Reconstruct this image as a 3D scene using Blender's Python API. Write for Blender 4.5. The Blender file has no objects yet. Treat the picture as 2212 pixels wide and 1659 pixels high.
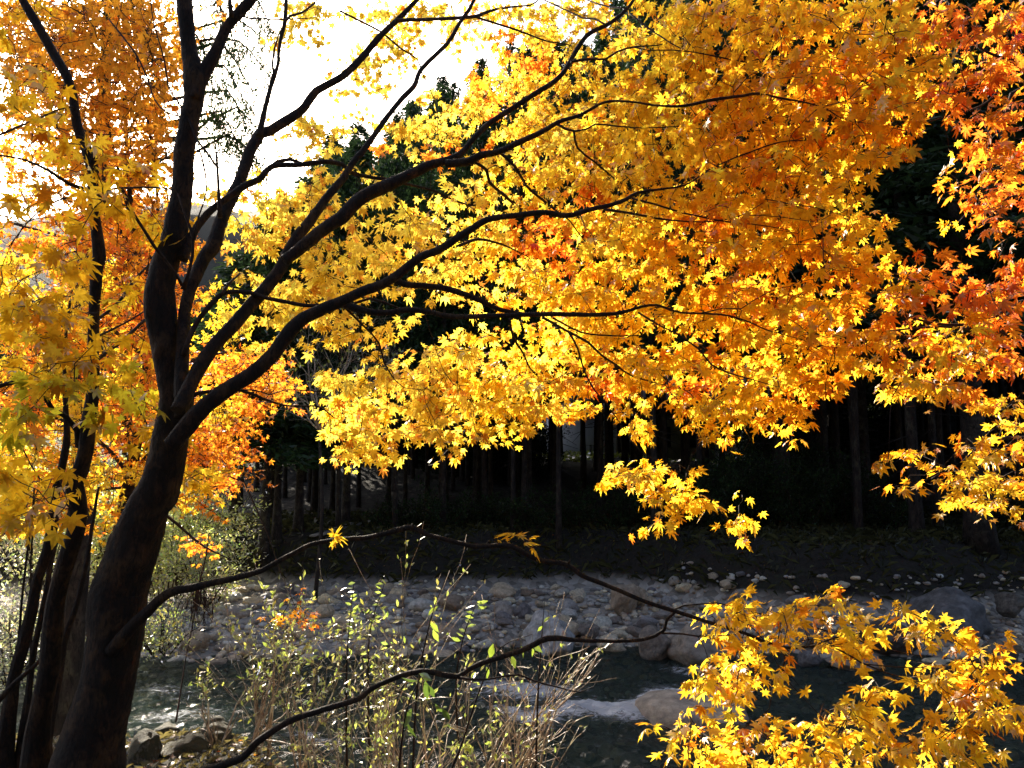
import bpy, bmesh, math, random
import numpy as np
from mathutils import Vector

random.seed(7)
rng = np.random.default_rng(11)
C = bpy.context.scene.collection
SC = bpy.context.scene

# ------------------------------------------------------------------ camera, sky, sun, exposure
PITCH = math.radians(5.6)
HF = math.radians(66.0)
cam_d = bpy.data.cameras.new('camera')
cam_d.sensor_width = 36.0
cam_d.lens = 18.0 / math.tan(HF / 2)
cam_d.clip_start = 0.05
cam_d.clip_end = 2000.0
cam = bpy.data.objects.new('camera', cam_d)
C.objects.link(cam)
cam.location = (0, 0, 0)
cam.rotation_euler = (math.pi / 2 + PITCH, 0, 0)
SC.camera = cam

SUN_EL, SUN_AZ = math.radians(28.1), math.radians(-26.8)      # azimuth from +Y, clockwise positive
world = bpy.data.worlds.new('World')
SC.world = world
world.use_nodes = True
wn = world.node_tree
bg = wn.nodes['Background']
sky = wn.nodes.new('ShaderNodeTexSky')
sky.sky_type = 'NISHITA'
sky.sun_disc = False
sky.sun_elevation = SUN_EL
sky.sun_rotation = SUN_AZ
sky.air_density = .7
sky.ozone_density = .3
sky.dust_density = 4.0
wn.links.new(sky.outputs['Color'], bg.inputs['Color'])
bg.inputs['Strength'].default_value = 0.11
sun_d = bpy.data.lights.new('sun', 'SUN')
sun_d.energy = 5.0
sun_d.angle = math.radians(0.5)
sun_d.color = (1.0, 0.90, 0.74)
sun = bpy.data.objects.new('sun', sun_d)
C.objects.link(sun)
SUN = Vector((math.sin(SUN_AZ) * math.cos(SUN_EL), math.cos(SUN_AZ) * math.cos(SUN_EL), math.sin(SUN_EL)))
sun.rotation_euler = SUN.to_track_quat('Z', 'Y').to_euler()
SC.view_settings.view_transform = 'Standard'
SC.view_settings.look = 'None'
SC.view_settings.exposure = 1.7
SC.view_settings.gamma = 1.0
SC.cycles.max_bounces = 10
SC.cycles.diffuse_bounces = 4
SC.cycles.glossy_bounces = 3
SC.cycles.transmission_bounces = 8
SC.cycles.transparent_max_bounces = 12
SC.cycles.sample_clamp_indirect = 6.0
SC.cycles.use_denoising = True

# ------------------------------------------------------------------ helpers
F = 1106.0 / math.tan(HF / 2)          # the photograph measured 2212 units wide
CP, SP = math.cos(PITCH), math.sin(PITCH)
def at(X, Y, d):
    u, v = (X - 1106.0) / F, (829.5 - Y) / F
    return np.array((u * d, (CP - v * SP) * d, (SP + v * CP) * d))
def at_many(X, Y, d):
    u, v = (X - 1106.0) / F, (829.5 - Y) / F
    return np.stack((u * d, (CP - v * SP) * d, (SP + v * CP) * d), 1)
def on_plane(X, Y, z):
    p = at(X, Y, 1.0)
    return p * (z / p[2])

def tag(o, label=None, cat=None, group=None, kind=None):
    if label: o['label'] = label
    if cat: o['category'] = cat
    if group: o['group'] = group
    if kind: o['kind'] = kind
    return o
def empty(name, loc, label=None, cat=None, group=None):
    o = bpy.data.objects.new(name, None)
    C.objects.link(o)
    o.location = loc
    o.empty_display_size = 0.2
    return tag(o, label, cat, group)

class Geo:
    """collects vertices and faces, builds one mesh object"""
    def __init__(s):
        s.v, s.f, s.c, s.n = [], [], [], 0
    def add(s, v, faces, col=None):
        v = np.asarray(v, dtype=np.float32).reshape(-1, 3)
        for f in faces:
            s.f.append(np.asarray(f, dtype=np.int32) + s.n)
        s.v.append(v)
        if col is not None:
            s.c.append(np.broadcast_to(np.asarray(col, dtype=np.float32), (len(v), 3)))
        s.n += len(v)
    def mesh(s, name, mat, smooth=False, origin=None):
        m = bpy.data.meshes.new(name)
        V = np.concatenate(s.v)
        if origin is not None:
            V = V - np.asarray(origin, dtype=np.float32)
        m.vertices.add(len(V))
        m.vertices.foreach_set('co', V.ravel())
        loops = np.concatenate([f.ravel() for f in s.f])
        tot = np.concatenate([np.full(len(f), f.shape[1], dtype=np.int32) for f in s.f])
        start = np.concatenate(([0], np.cumsum(tot)[:-1])).astype(np.int32)
        m.loops.add(len(loops))
        m.loops.foreach_set('vertex_index', loops)
        m.polygons.add(len(tot))
        m.polygons.foreach_set('loop_start', start)
        if smooth:
            m.polygons.foreach_set('use_smooth', np.ones(len(tot), dtype=bool))
        m.update(calc_edges=True)
        if s.c:
            cc = np.concatenate(s.c)
            a = m.attributes.new('tint', 'FLOAT_COLOR', 'POINT')
            a.data.foreach_set('color', np.concatenate((cc, np.ones((len(cc), 1), dtype=np.float32)), 1).ravel())
        m.materials.append(mat)
        return m
    def build(s, name, mat, parent=None, smooth=False, origin=None):
        if origin is None and parent is not None:
            origin = tuple(parent.location)
        o = bpy.data.objects.new(name, s.mesh(name, mat, smooth, origin))
        C.objects.link(o)
        if parent is not None:
            o.parent = parent
        elif origin is not None:
            o.location = origin
        return o

def catmull(P, step):
    """P (n,4): xyz + radius, resampled smoothly"""
    P = np.asarray(P, dtype=float)
    if len(P) < 2: return P
    Q = np.vstack((2 * P[0] - P[1], P, 2 * P[-1] - P[-2]))
    out = []
    for i in range(1, len(Q) - 2):
        p0, p1, p2, p3 = Q[i - 1], Q[i], Q[i + 1], Q[i + 2]
        n = max(1, int(np.linalg.norm(p2[:3] - p1[:3]) / step))
        for k in range(n):
            t = k / n
            out.append(0.5 * (2 * p1 + (p2 - p0) * t + (2 * p0 - 5 * p1 + 4 * p2 - p3) * t * t + (3 * p1 - p0 - 3 * p2 + p3) * t ** 3))
    out.append(P[-1])
    out = np.array(out)
    out[:, 3] = np.maximum(out[:, 3], P[:, 3].min() * 0.8)
    return out

def tube(g, P, sides=8, bump=0.0, col=None, knots=0):
    P = np.asarray(P, dtype=float)
    n = len(P)
    if n < 2: return
    T = np.gradient(P[:, :3], axis=0)
    T /= np.linalg.norm(T, axis=1)[:, None] + 1e-9
    a = np.array((0, 0, 1.0)) if abs(T[0][2]) < 0.9 else np.array((1.0, 0, 0))
    N = np.zeros((n, 3))
    x = a - T[0] * a.dot(T[0]); x /= np.linalg.norm(x)
    for i in range(n):
        x = x - T[i] * x.dot(T[i]); x /= np.linalg.norm(x) + 1e-9
        N[i] = x
    B = np.cross(T, N)
    ang = np.arange(sides) * 2 * math.pi / sides
    R = P[:, 3][:, None] * np.ones((1, sides))
    if bump:
        ph = rng.uniform(0, 6.28, 6)
        s = np.concatenate(([0], np.cumsum(np.linalg.norm(np.diff(P[:, :3], axis=0), axis=1))))[:, None] / P[:, 3].mean()
        R = R * (1 + bump * (np.sin(s * .55 + ph[0] + ang * 2) * .5 + np.sin(s * 1.3 + ph[1] - ang * 3) * .35 + np.sin(s * .31 + ph[2] + ang) * .6 + rng.normal(0, .25, R.shape)))
    for _ in range(knots):
        i0, j0 = rng.integers(0, n), rng.uniform(0, 6.28)
        da = np.abs((ang - j0 + math.pi) % (2 * math.pi) - math.pi)[None, :]
        ds = (np.linalg.norm(P[:, :3] - P[i0, :3], axis=1) / P[i0, 3])[:, None]
        R = R * (1 + rng.uniform(-.08, .16) * np.exp(-(da / .35) ** 2 - (ds / .4) ** 2))
    V = P[:, None, :3] + R[:, :, None] * (np.cos(ang)[None, :, None] * N[:, None, :] + np.sin(ang)[None, :, None] * B[:, None, :])
    V = V.reshape(-1, 3)
    i = np.arange(n - 1)[:, None] * sides
    j = np.arange(sides)[None, :]
    k = (j + 1) % sides
    q = np.stack((i + j, i + k, i + sides + k, i + sides + j), -1).reshape(-1, 4)
    V = np.vstack((V, P[0, :3], P[-1, :3]))
    c0, c1 = n * sides, n * sides + 1
    j = np.arange(sides)
    t0 = np.stack((np.full(sides, c0), (j + 1) % sides, j), 1)
    t1 = np.stack((np.full(sides, c1), (n - 1) * sides + j, (n - 1) * sides + (j + 1) % sides), 1)
    g.add(V, [q, np.vstack((t0, t1))], col)

# ------------------------------------------------------------------ materials
def new_mat(name):
    m = bpy.data.materials.new(name)
    m.use_nodes = True
    nt = m.node_tree
    nt.nodes.clear()
    return m, nt, nt.nodes.new('ShaderNodeOutputMaterial')
def nd(nt, kind, **kw):
    n = nt.nodes.new(kind)
    for k, v in kw.items():
        if k in n.inputs: n.inputs[k].default_value = v
        else: setattr(n, k, v)
    return n
def ramp(nt, stops):
    r = nt.nodes.new('ShaderNodeValToRGB')
    e = r.color_ramp.elements
    while len(e) < len(stops): e.new(0.5)
    for i, (p, c) in enumerate(stops):
        e[i].position = p
        e[i].color = (*c, 1)
    return r
def noise(nt, scale, detail=5, rough=.6, src=None, kind='Object', dist=0.0):
    tc = nt.nodes.new('ShaderNodeTexCoord')
    n = nt.nodes.new('ShaderNodeTexNoise')
    n.inputs['Scale'].default_value = scale
    n.inputs['Detail'].default_value = detail
    n.inputs['Roughness'].default_value = rough
    n.inputs['Distortion'].default_value = dist
    nt.links.new(tc.outputs[kind] if src is None else src, n.inputs['Vector'])
    return n

def bark_mat(name, c0, c1, c2, scale=14, bump=.5, rough=.8):
    m, nt, out = new_mat(name)
    b = nd(nt, 'ShaderNodeBsdfPrincipled', Roughness=rough)
    b.inputs['Specular IOR Level'].default_value = 0.35
    tc = nt.nodes.new('ShaderNodeTexCoord')
    mp = nt.nodes.new('ShaderNodeMapping')
    mp.inputs['Scale'].default_value = (1, 1, .35)
    nt.links.new(tc.outputs['Object'], mp.inputs['Vector'])
    n = noise(nt, scale, 8, .65, mp.outputs[0])
    r = ramp(nt, [(.3, c0), (.52, c1), (.72, c2)])
    nt.links.new(n.outputs['Fac'], r.inputs['Fac'])
    n3 = noise(nt, scale * .4, 3, .5)
    r3 = ramp(nt, [(.52, (0, 0, 0)), (.62, (1, 1, 1))])
    nt.links.new(n3.outputs['Fac'], r3.inputs['Fac'])
    mx = nd(nt, 'ShaderNodeMix', data_type='RGBA')
    mfac = nd(nt, 'ShaderNodeMath', operation='MULTIPLY')
    mfac.inputs[1].default_value = .5
    nt.links.new(r3.outputs[0], mfac.inputs[0])
    nt.links.new(mfac.outputs[0], mx.inputs[0])
    nt.links.new(r.outputs[0], mx.inputs[6])
    mx.inputs[7].default_value = (c2[0] * 1.2, c2[1] * 1.4, c2[2] * 1.2, 1)
    nt.links.new(mx.outputs[2], b.inputs['Base Color'])
    n2 = noise(nt, scale * 4, 6, .7, mp.outputs[0])
    crk = noise(nt, scale * 2.6, 9, .75, mp.outputs[0], dist=1.0)
    rc = ramp(nt, [(.40, (.18, .16, .15)), (.53, (1, 1, 1))])
    nt.links.new(crk.outputs['Fac'], rc.inputs['Fac'])
    mc = nd(nt, 'ShaderNodeMix', data_type='RGBA', blend_type='MULTIPLY'); mc.inputs[0].default_value = 1
    nt.links.new(mx.outputs[2], mc.inputs[6]); nt.links.new(rc.outputs[0], mc.inputs[7])
    nt.links.new(mc.outputs[2], b.inputs['Base Color'])
    ad = nd(nt, 'ShaderNodeMath', operation='ADD')
    nt.links.new(n.outputs['Fac'], ad.inputs[0]); nt.links.new(n2.outputs['Fac'], ad.inputs[1])
    bp = nd(nt, 'ShaderNodeBump', Strength=bump, Distance=.03)
    nt.links.new(ad.outputs[0], bp.inputs['Height'])
    nt.links.new(bp.outputs[0], b.inputs['Normal'])
    nt.links.new(b.outputs[0], out.inputs[0])
    return m

def leaf_mat(name, trans=.62, gloss=.06, grough=.35, spots=True, fm=.45):
    """thin leaf: part of the light goes through, coloured by the per-leaf tint"""
    m, nt, out = new_mat(name)
    at_ = nd(nt, 'ShaderNodeAttribute', attribute_name='tint')
    src = at_.outputs['Color']
    if spots:
        n = noise(nt, 60, 3, .6)
        r = ramp(nt, [(.3, (.72, .6, .5)), (.55, (1, 1, 1))])
        nt.links.new(n.outputs['Fac'], r.inputs['Fac'])
        mx = nd(nt, 'ShaderNodeMix', data_type='RGBA', blend_type='MULTIPLY')
        mx.inputs[0].default_value = 1
        nt.links.new(src, mx.inputs[6]); nt.links.new(r.outputs[0], mx.inputs[7])
        src = mx.outputs[2]
    tr = nt.nodes.new('ShaderNodeBsdfTranslucent')
    df = nt.nodes.new('ShaderNodeBsdfDiffuse')
    nt.links.new(src, tr.inputs[0])
    nt.links.new(src, df.inputs[0])
    a = nt.nodes.new('ShaderNodeMixShader'); a.inputs[0].default_value = trans
    nt.links.new(df.outputs[0], a.inputs[1]); nt.links.new(tr.outputs[0], a.inputs[2])
    gl = nd(nt, 'ShaderNodeBsdfGlossy', Roughness=grough)
    fr = nd(nt, 'ShaderNodeFresnel', IOR=1.35)
    b = nt.nodes.new('ShaderNodeMixShader')
    mm = nd(nt, 'ShaderNodeMath', operation='MULTIPLY_ADD')
    mm.inputs[1].default_value = fm; mm.inputs[2].default_value = gloss * .3
    nt.links.new(fr.outputs[0], mm.inputs[0])
    nt.links.new(mm.outputs[0], b.inputs[0])
    nt.links.new(a.outputs[0], b.inputs[1]); nt.links.new(gl.outputs[0], b.inputs[2])
    nt.links.new(b.outputs[0], out.inputs[0])
    return m

M_BARK = bark_mat('maple_bark', (.003, .0016, .001), (.020, .0085, .004), (.10, .046, .021), 22, 1.0)
M_TWIG = bark_mat('twig_bark', (.012, .006, .004), (.03, .014, .008), (.06, .03, .018), 30, .2)
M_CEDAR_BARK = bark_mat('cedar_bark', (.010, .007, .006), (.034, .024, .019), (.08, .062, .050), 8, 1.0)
M_DRY = bark_mat('dry_stem', (.26, .17, .10), (.50, .37, .25), (.74, .62, .48), 20, .2, .35)
M_LEAF = leaf_mat('maple_leaf', .76, .01, .45, fm=.1)
M_FARLEAF = leaf_mat('far_maple_leaf', .72, .01, .45, spots=False, fm=.1)
M_GREEN = leaf_mat('green_leaf', .5, .25, .3, False, 1.2)
M_NEEDLE = leaf_mat('cedar_needles', .25, .0, .6, False, .08)

def stone_mat(name, dark, mid, light, wet=.6, moss=0.0):
    m, nt, out = new_mat(name)
    b = nd(nt, 'ShaderNodeBsdfPrincipled', Roughness=wet)
    oi = nt.nodes.new('ShaderNodeObjectInfo'); gi = nt.nodes.new('ShaderNodeNewGeometry')
    ra = nd(nt, 'ShaderNodeMath', operation='ADD'); nt.links.new(oi.outputs['Random'], ra.inputs[0]); nt.links.new(gi.outputs['Random Per Island'], ra.inputs[1])
    rf = nd(nt, 'ShaderNodeMath', operation='FRACT'); nt.links.new(ra.outputs[0], rf.inputs[0])
    rp = nd(nt, 'ShaderNodeMath', operation='MULTIPLY'); rp.inputs[1].default_value = 7.13; nt.links.new(rf.outputs[0], rp.inputs[0])
    rq = nd(nt, 'ShaderNodeMath', operation='FRACT'); nt.links.new(rp.outputs[0], rq.inputs[0])
    tone = ramp(nt, [(0, (.86, .93, 1.08)), (.4, (1, 1, 1)), (.7, (1.12, .98, .78)), (1, (1.05, 1.0, .92))])
    nt.links.new(rq.outputs[0], tone.inputs['Fac'])
    tc = nt.nodes.new('ShaderNodeTexCoord')
    n = nd(nt, 'ShaderNodeTexNoise', noise_dimensions='4D', Scale=4.0, Detail=9.0, Roughness=.68)
    nt.links.new(tc.outputs['Object'], n.inputs['Vector'])
    mu = nd(nt, 'ShaderNodeMath', operation='MULTIPLY'); mu.inputs[1].default_value = 40
    nt.links.new(rf.outputs[0], mu.inputs[0]); nt.links.new(mu.outputs[0], n.inputs['W'])
    r = ramp(nt, [(.34, dark), (.5, mid), (.64, light)])
    nt.links.new(n.outputs['Fac'], r.inputs['Fac'])
    hs = nt.nodes.new('ShaderNodeHueSaturation')
    ml = nd(nt, 'ShaderNodeMath', operation='MULTIPLY_ADD'); ml.inputs[1].default_value = 1.0; ml.inputs[2].default_value = .38
    nt.links.new(rf.outputs[0], ml.inputs[0]); nt.links.new(ml.outputs[0], hs.inputs['Value'])
    mh = nd(nt, 'ShaderNodeMath', operation='MULTIPLY_ADD'); mh.inputs[1].default_value = .06; mh.inputs[2].default_value = .47
    nt.links.new(rf.outputs[0], mh.inputs[0]); nt.links.new(mh.outputs[0], hs.inputs['Hue'])
    nt.links.new(r.outputs[0], hs.inputs['Color'])
    tm = nd(nt, 'ShaderNodeMix', data_type='RGBA', blend_type='MULTIPLY'); tm.inputs[0].default_value = 1
    nt.links.new(hs.outputs[0], tm.inputs[6]); nt.links.new(tone.outputs[0], tm.inputs[7])
    src = tm.outputs[2]
    if moss:
        nm = noise(nt, 5, 6, .7)
        geo = nt.nodes.new('ShaderNodeNewGeometry')
        sp = nt.nodes.new('ShaderNodeSeparateXYZ'); nt.links.new(geo.outputs['Normal'], sp.inputs[0])
        ad = nd(nt, 'ShaderNodeMath', operation='MULTIPLY_ADD'); ad.inputs[1].default_value = .35
        nt.links.new(sp.outputs['Z'], ad.inputs[0]); nt.links.new(nm.outputs['Fac'], ad.inputs[2])
        rm = ramp(nt, [(.62 - moss * .2, (0, 0, 0)), (.72 - moss * .2, (1, 1, 1))])
        nt.links.new(ad.outputs[0], rm.inputs['Fac'])
        mx = nd(nt, 'ShaderNodeMix', data_type='RGBA')
        nt.links.new(rm.outputs[0], mx.inputs[0]); nt.links.new(src, mx.inputs[6])
        mx.inputs[7].default_value = (.055, .05, .014, 1)
        src = mx.outputs[2]
    nt.links.new(src, b.inputs['Base Color'])
    n2 = noise(nt, 7, 10, .72)
    bp = nd(nt, 'ShaderNodeBump', Strength=.9, Distance=.10)
    nt.links.new(n2.outputs['Fac'], bp.inputs['Height'])
    nt.links.new(bp.outputs[0], b.inputs['Normal'])
    nt.links.new(b.outputs[0], out.inputs[0])
    return m
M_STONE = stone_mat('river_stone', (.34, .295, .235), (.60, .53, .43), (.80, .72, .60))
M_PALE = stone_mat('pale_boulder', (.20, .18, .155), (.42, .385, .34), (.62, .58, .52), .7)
M_WETST = stone_mat('damp_boulder', (.14, .125, .12), (.30, .27, .25), (.46, .42, .39), .45)
M_SHADEST = stone_mat('shade_toned_stone', (.05, .047, .043), (.13, .12, .11), (.24, .225, .21), .5)  # darker copy of the stone, the bank's shade is put into its colour
M_MOSSY = stone_mat('mossy_rock', (.08, .075, .065), (.19, .175, .15), (.33, .3, .27), .75, .8)

# ------------------------------------------------------------------ terrain
WATER = -3.40
def smooth(a, b, x):
    t = np.clip((x - a) / (b - a), 0, 1)
    return t * t * (3 - 2 * t)
def wob(x, y, s, k=0):
    return (np.sin(x * s + 1.3 + k) * np.cos(y * s * 1.13 + .4 * k) + .5 * np.sin(x * s * 2.3 + y * s * 1.9 + 2 + k) + .25 * np.sin(x * s * 4.7 - y * s * 4.1 + k * 2))
def height(x, y):
    x = np.asarray(x, dtype=float); y = np.asarray(y, dtype=float)
    e = 5.55 - 1.0 * smooth(-2.0, -.9, x) + .12 * np.sin(x * 2.1)              # top edge of the near bank
    near = -1.62 - .05 * np.maximum(y, 0) + .04 * wob(x, y, 2.2) + .5 * smooth(2, 16, -y) + .75 * np.maximum(-y - 8, 0)  # unseen slope rising behind the camera, added and shaped to block sky light
    near = np.minimum(near, 45)
    h = near - 2.25 * smooth(0, 1.7, y - e) 
    ws = 13.2 + .5 * np.sin(x * .5 + .8) - 1.2 * smooth(-6, -12, x)             # far edge of the water
    bar = .55 * smooth(-.8, 2.2, y - ws) + .5 * smooth(0, 5, y - ws) + .03 * wob(x, y, 2.5, 2)
    h = np.where(y > 9, -3.95 + bar + .05 * wob(x, y, 1.7, 1), h)
    h = np.where((y > 6.5) & (y <= 9), np.maximum(h, -3.95 + .05 * wob(x, y, 1.7, 1)), h)
    bank = 1.15 * smooth(0, 2.0, y - (18.2 + .4 * np.sin(x * .7) - 2.7 * smooth(1.5, 6.5, x))) + 1.75 * smooth(20, 42, y)
    hill = 30 * smooth(54, 120, y + .35 * x) + 26 * smooth(10, 60, x) * smooth(16, 40, y)
    hill = hill + 60 * smooth(120, 330, y + .2 * x)
    side = 16 * smooth(14, 60, -x) * smooth(24, 70, y) 
    return h + (bank + hill + side) * (y > 12) + .25 * wob(x, y, .3, 3) * smooth(20, 40, y)

def grid_axis(lo, hi, dense_lo, dense_hi, d, growth=1.10):
    a = list(np.arange(dense_lo, dense_hi, d))
    s = d
    x = dense_hi
    while x < hi: a.append(x); s *= growth; x += s
    a.append(hi)
    s, x, b = d, dense_lo - d, []
    while x > lo: b.append(x); s *= growth; x -= s
    b.append(lo)
    return np.array(b[::-1] + a)
def sheet(g, X, Y, Z):
    ny, nx = Z.shape
    XX, YY = np.meshgrid(X, Y)
    i = np.arange(ny - 1)[:, None] * nx + np.arange(nx - 1)[None, :]
    q = np.stack((i, i + 1, i + 1 + nx, i + nx), -1).reshape(-1, 4)
    g.add(np.stack((XX, YY, Z), -1).reshape(-1, 3), [q])

def ground_mat():
    m, nt, out = new_mat('forest_soil')
    b = nd(nt, 'ShaderNodeBsdfPrincipled', Roughness=.95)
    n = noise(nt, 3.0, 10, .7)
    r = ramp(nt, [(.3, (.006, .005, .004)), (.5, (.018, .013, .008)), (.62, (.016, .018, .008)), (.75, (.036, .025, .014))])
    nt.links.new(n.outputs['Fac'], r.inputs['Fac'])
    # gravel colour where the river runs and its bar lies
    tc = nt.nodes.new('ShaderNodeTexCoord')
    sp = nt.nodes.new('ShaderNodeSeparateXYZ'); nt.links.new(tc.outputs['Object'], sp.inputs[0])
    mr = nd(nt, 'ShaderNodeMapRange'); mr.inputs['From Min'].default_value = -2.6; mr.inputs['From Max'].default_value = -2.85
    nt.links.new(sp.outputs['Z'], mr.inputs['Value'])
    vo = nd(nt, 'ShaderNodeTexVoronoi', Scale=7.0); nt.links.new(tc.outputs['Object'], vo.inputs['Vector'])
    gr = ramp(nt, [(0, (.15, .13, .105)), (.5, (.30, .265, .22)), (1, (.46, .41, .35))])
    sv = nt.nodes.new('ShaderNodeSeparateColor'); nt.links.new(vo.outputs['Color'], sv.inputs[0])
    nt.links.new(sv.outputs[0], gr.inputs['Fac'])
    mx = nd(nt, 'ShaderNodeMix', data_type='RGBA')
    nt.links.new(mr.outputs[0], mx.inputs[0]); nt.links.new(r.outputs[0], mx.inputs[6]); nt.links.new(gr.outputs[0], mx.inputs[7])
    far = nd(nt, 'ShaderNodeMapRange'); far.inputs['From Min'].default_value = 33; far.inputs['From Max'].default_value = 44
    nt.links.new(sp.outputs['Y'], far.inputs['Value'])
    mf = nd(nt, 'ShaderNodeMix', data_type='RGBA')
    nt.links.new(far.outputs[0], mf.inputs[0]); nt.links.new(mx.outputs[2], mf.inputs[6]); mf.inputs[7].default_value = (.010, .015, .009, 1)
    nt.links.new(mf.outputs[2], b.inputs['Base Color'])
    n2 = noise(nt, 12, 8, .7)
    vi = nd(nt, 'ShaderNodeMath', operation='SUBTRACT')
    nt.links.new(n2.outputs['Fac'], vi.inputs[0]); nt.links.new(vo.outputs['Distance'], vi.inputs[1])
    bp = nd(nt, 'ShaderNodeBump', Strength=.8, Distance=.06)
    nt.links.new(vi.outputs[0], bp.inputs['Height']); nt.links.new(bp.outputs[0], b.inputs['Normal'])
    nt.links.new(b.outputs[0], out.inputs[0])
    return m
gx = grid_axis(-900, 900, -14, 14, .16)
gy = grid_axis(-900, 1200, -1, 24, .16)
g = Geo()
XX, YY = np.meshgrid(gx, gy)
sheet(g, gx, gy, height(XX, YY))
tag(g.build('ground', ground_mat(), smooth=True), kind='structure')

# ------------------------------------------------------------------ river
def foam_amount(x, y):
    def ridge(x0, y0, x1, y1, w):
        dx, dy = x1 - x0, y1 - y0
        L = math.hypot(dx, dy)
        t = np.clip(((x - x0) * dx + (y - y0) * dy) / L ** 2, 0, 1)
        d = np.hypot(x - x0 - t * dx, y - y0 - t * dy + .12 * np.sin(x * 5))
        return np.exp(-(d / w) ** 2) * (.6 + .4 * np.sin(t * 3.14))
    a, b_, c_ = on_plane(1170, 1545, WATER), on_plane(1400, 1530, WATER), on_plane(1480, 1500, WATER)
    d_, e_ = on_plane(1070, 1490, WATER), on_plane(1190, 1497, WATER)
    f_, g_ = on_plane(620, 1595, WATER), on_plane(720, 1600, WATER)
    r = ridge(a[0], a[1], b_[0], b_[1], .34) + ridge(b_[0], b_[1], c_[0], c_[1], .42)
    r += ridge(d_[0], d_[1], e_[0], e_[1], .45) + .5 * ridge(f_[0], f_[1], g_[0], g_[1], .15)
    h_, i_ = on_plane(1040, 1530, WATER), on_plane(1180, 1560, WATER)
    r += .5 * ridge(h_[0], h_[1], i_[0], i_[1], .2)
    j_, k_ = on_plane(1460, 1445, WATER), on_plane(1560, 1455, WATER)
    r += .5 * ridge(j_[0], j_[1], k_[0], k_[1], .25)
    l_, m_ = on_plane(300, 1490, WATER), on_plane(420, 1500, WATER)
    r += .35 * ridge(l_[0], l_[1], m_[0], m_[1], .3)
    n_, o_ = on_plane(330, 1545, WATER), on_plane(460, 1550, WATER)
    r += .4 * ridge(n_[0], n_[1], o_[0], o_[1], .3)
    return np.clip(r * 1.25, 0, 1.3)
def water_mat():
    m, nt, out = new_mat('river_water')
    a = nd(nt, 'ShaderNodeAttribute', attribute_name='tint')
    s = nt.nodes.new('ShaderNodeSeparateColor'); nt.links.new(a.outputs['Color'], s.inputs[0])
    tc = nt.nodes.new('ShaderNodeTexCoord')
    mp = nt.nodes.new('ShaderNodeMapping'); mp.inputs['Scale'].default_value = (.55, 1.5, 1)
    nt.links.new(tc.outputs['Object'], mp.inputs['Vector'])
    n1 = noise(nt, 4.2, 7, .66, mp.outputs[0], dist=.8)
    n2 = noise(nt, 14, 4, .6, mp.outputs[0])
    h = nd(nt, 'ShaderNodeMath', operation='MULTIPLY_ADD'); h.inputs[1].default_value = .22
    nt.links.new(n2.outputs['Fac'], h.inputs[0]); nt.links.new(n1.outputs['Fac'], h.inputs[2])
    bp = nd(nt, 'ShaderNodeBump', Strength=1.0, Distance=.42); nt.links.new(h.outputs[0], bp.inputs['Height'])
    tr = nt.nodes.new('ShaderNodeBsdfTransparent'); tr.inputs[0].default_value = (.58, .66, .55, 1)
    gl = nd(nt, 'ShaderNodeBsdfGlossy', Roughness=.06)
    df = nt.nodes.new('ShaderNodeBsdfDiffuse'); df.inputs[0].default_value = (.030, .052, .048, 1)
    nt.links.new(bp.outputs[0], gl.inputs['Normal'])
    fr = nd(nt, 'ShaderNodeFresnel', IOR=1.33); nt.links.new(bp.outputs[0], fr.inputs['Normal'])
    body = nt.nodes.new('ShaderNodeMixShader'); body.inputs[0].default_value = .28
    nt.links.new(tr.outputs[0], body.inputs[1]); nt.links.new(df.outputs[0], body.inputs[2])
    mx = nt.nodes.new('ShaderNodeMixShader')
    nt.links.new(fr.outputs[0], mx.inputs[0]); nt.links.new(body.outputs[0], mx.inputs[1]); nt.links.new(gl.outputs[0], mx.inputs[2])
    # white foam where the current breaks
    nf0 = noise(nt, 9, 10, .8, mp.outputs[0], dist=1.2)
    nf = nd(nt, 'ShaderNodeMapRange'); nf.inputs['From Min'].default_value = .36; nf.inputs['From Max'].default_value = .64; nt.links.new(nf0.outputs['Fac'], nf.inputs['Value'])
    fm = nd(nt, 'ShaderNodeMath', operation='ADD'); nt.links.new(s.outputs[0], fm.inputs[0]); nt.links.new(nf.outputs[0], fm.inputs[1])
    rr = ramp(nt, [(.0, (0, 0, 0)), (1, (1, 1, 1))])
    mr = nd(nt, 'ShaderNodeMapRange'); mr.inputs['From Min'].default_value = .85; mr.inputs['From Max'].default_value = 1.3
    nt.links.new(fm.outputs[0], mr.inputs['Value'])
    fo = nt.nodes.new('ShaderNodeBsdfDiffuse'); fo.inputs[0].default_value = (.88, .9, .92, 1)
    nt.links.new(bp.outputs[0], fo.inputs['Normal'])
    m2 = nt.nodes.new('ShaderNodeMixShader')
    pw = nd(nt, 'ShaderNodeMath', operation='MULTIPLY'); nt.links.new(mr.outputs[0], pw.inputs[0]); pw.inputs[1].default_value = .95
    nt.links.new(pw.outputs[0], m2.inputs[0]); nt.links.new(mx.outputs[0], m2.inputs[1]); nt.links.new(fo.outputs[0], m2.inputs[2])
    nt.links.new(m2.outputs[0], out.inputs[0])
    return m
wx = grid_axis(-60, 60, -10, 9, .07, 1.2)
wy = np.arange(4.9, 15.6, .07)
XX, YY = np.meshgrid(wx, wy)
fa = foam_amount(XX, YY)
ZZ = WATER + .018 * wob(XX, YY * 1.6, 2.4) + .012 * wob(XX, YY * 1.5, 6.1, 2) + fa * .07 * (1 + .5 * wob(XX, YY, 7, 1))
ZZ = ZZ + .01 * wob(XX, YY * 1.4, 11, 5)
g = Geo(); sheet(g, wx, wy, ZZ)
g.c.append(np.stack((fa.ravel(),) * 3, 1).astype(np.float32))
tag(g.build('river_water', water_mat(), smooth=True), kind='structure')

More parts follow.
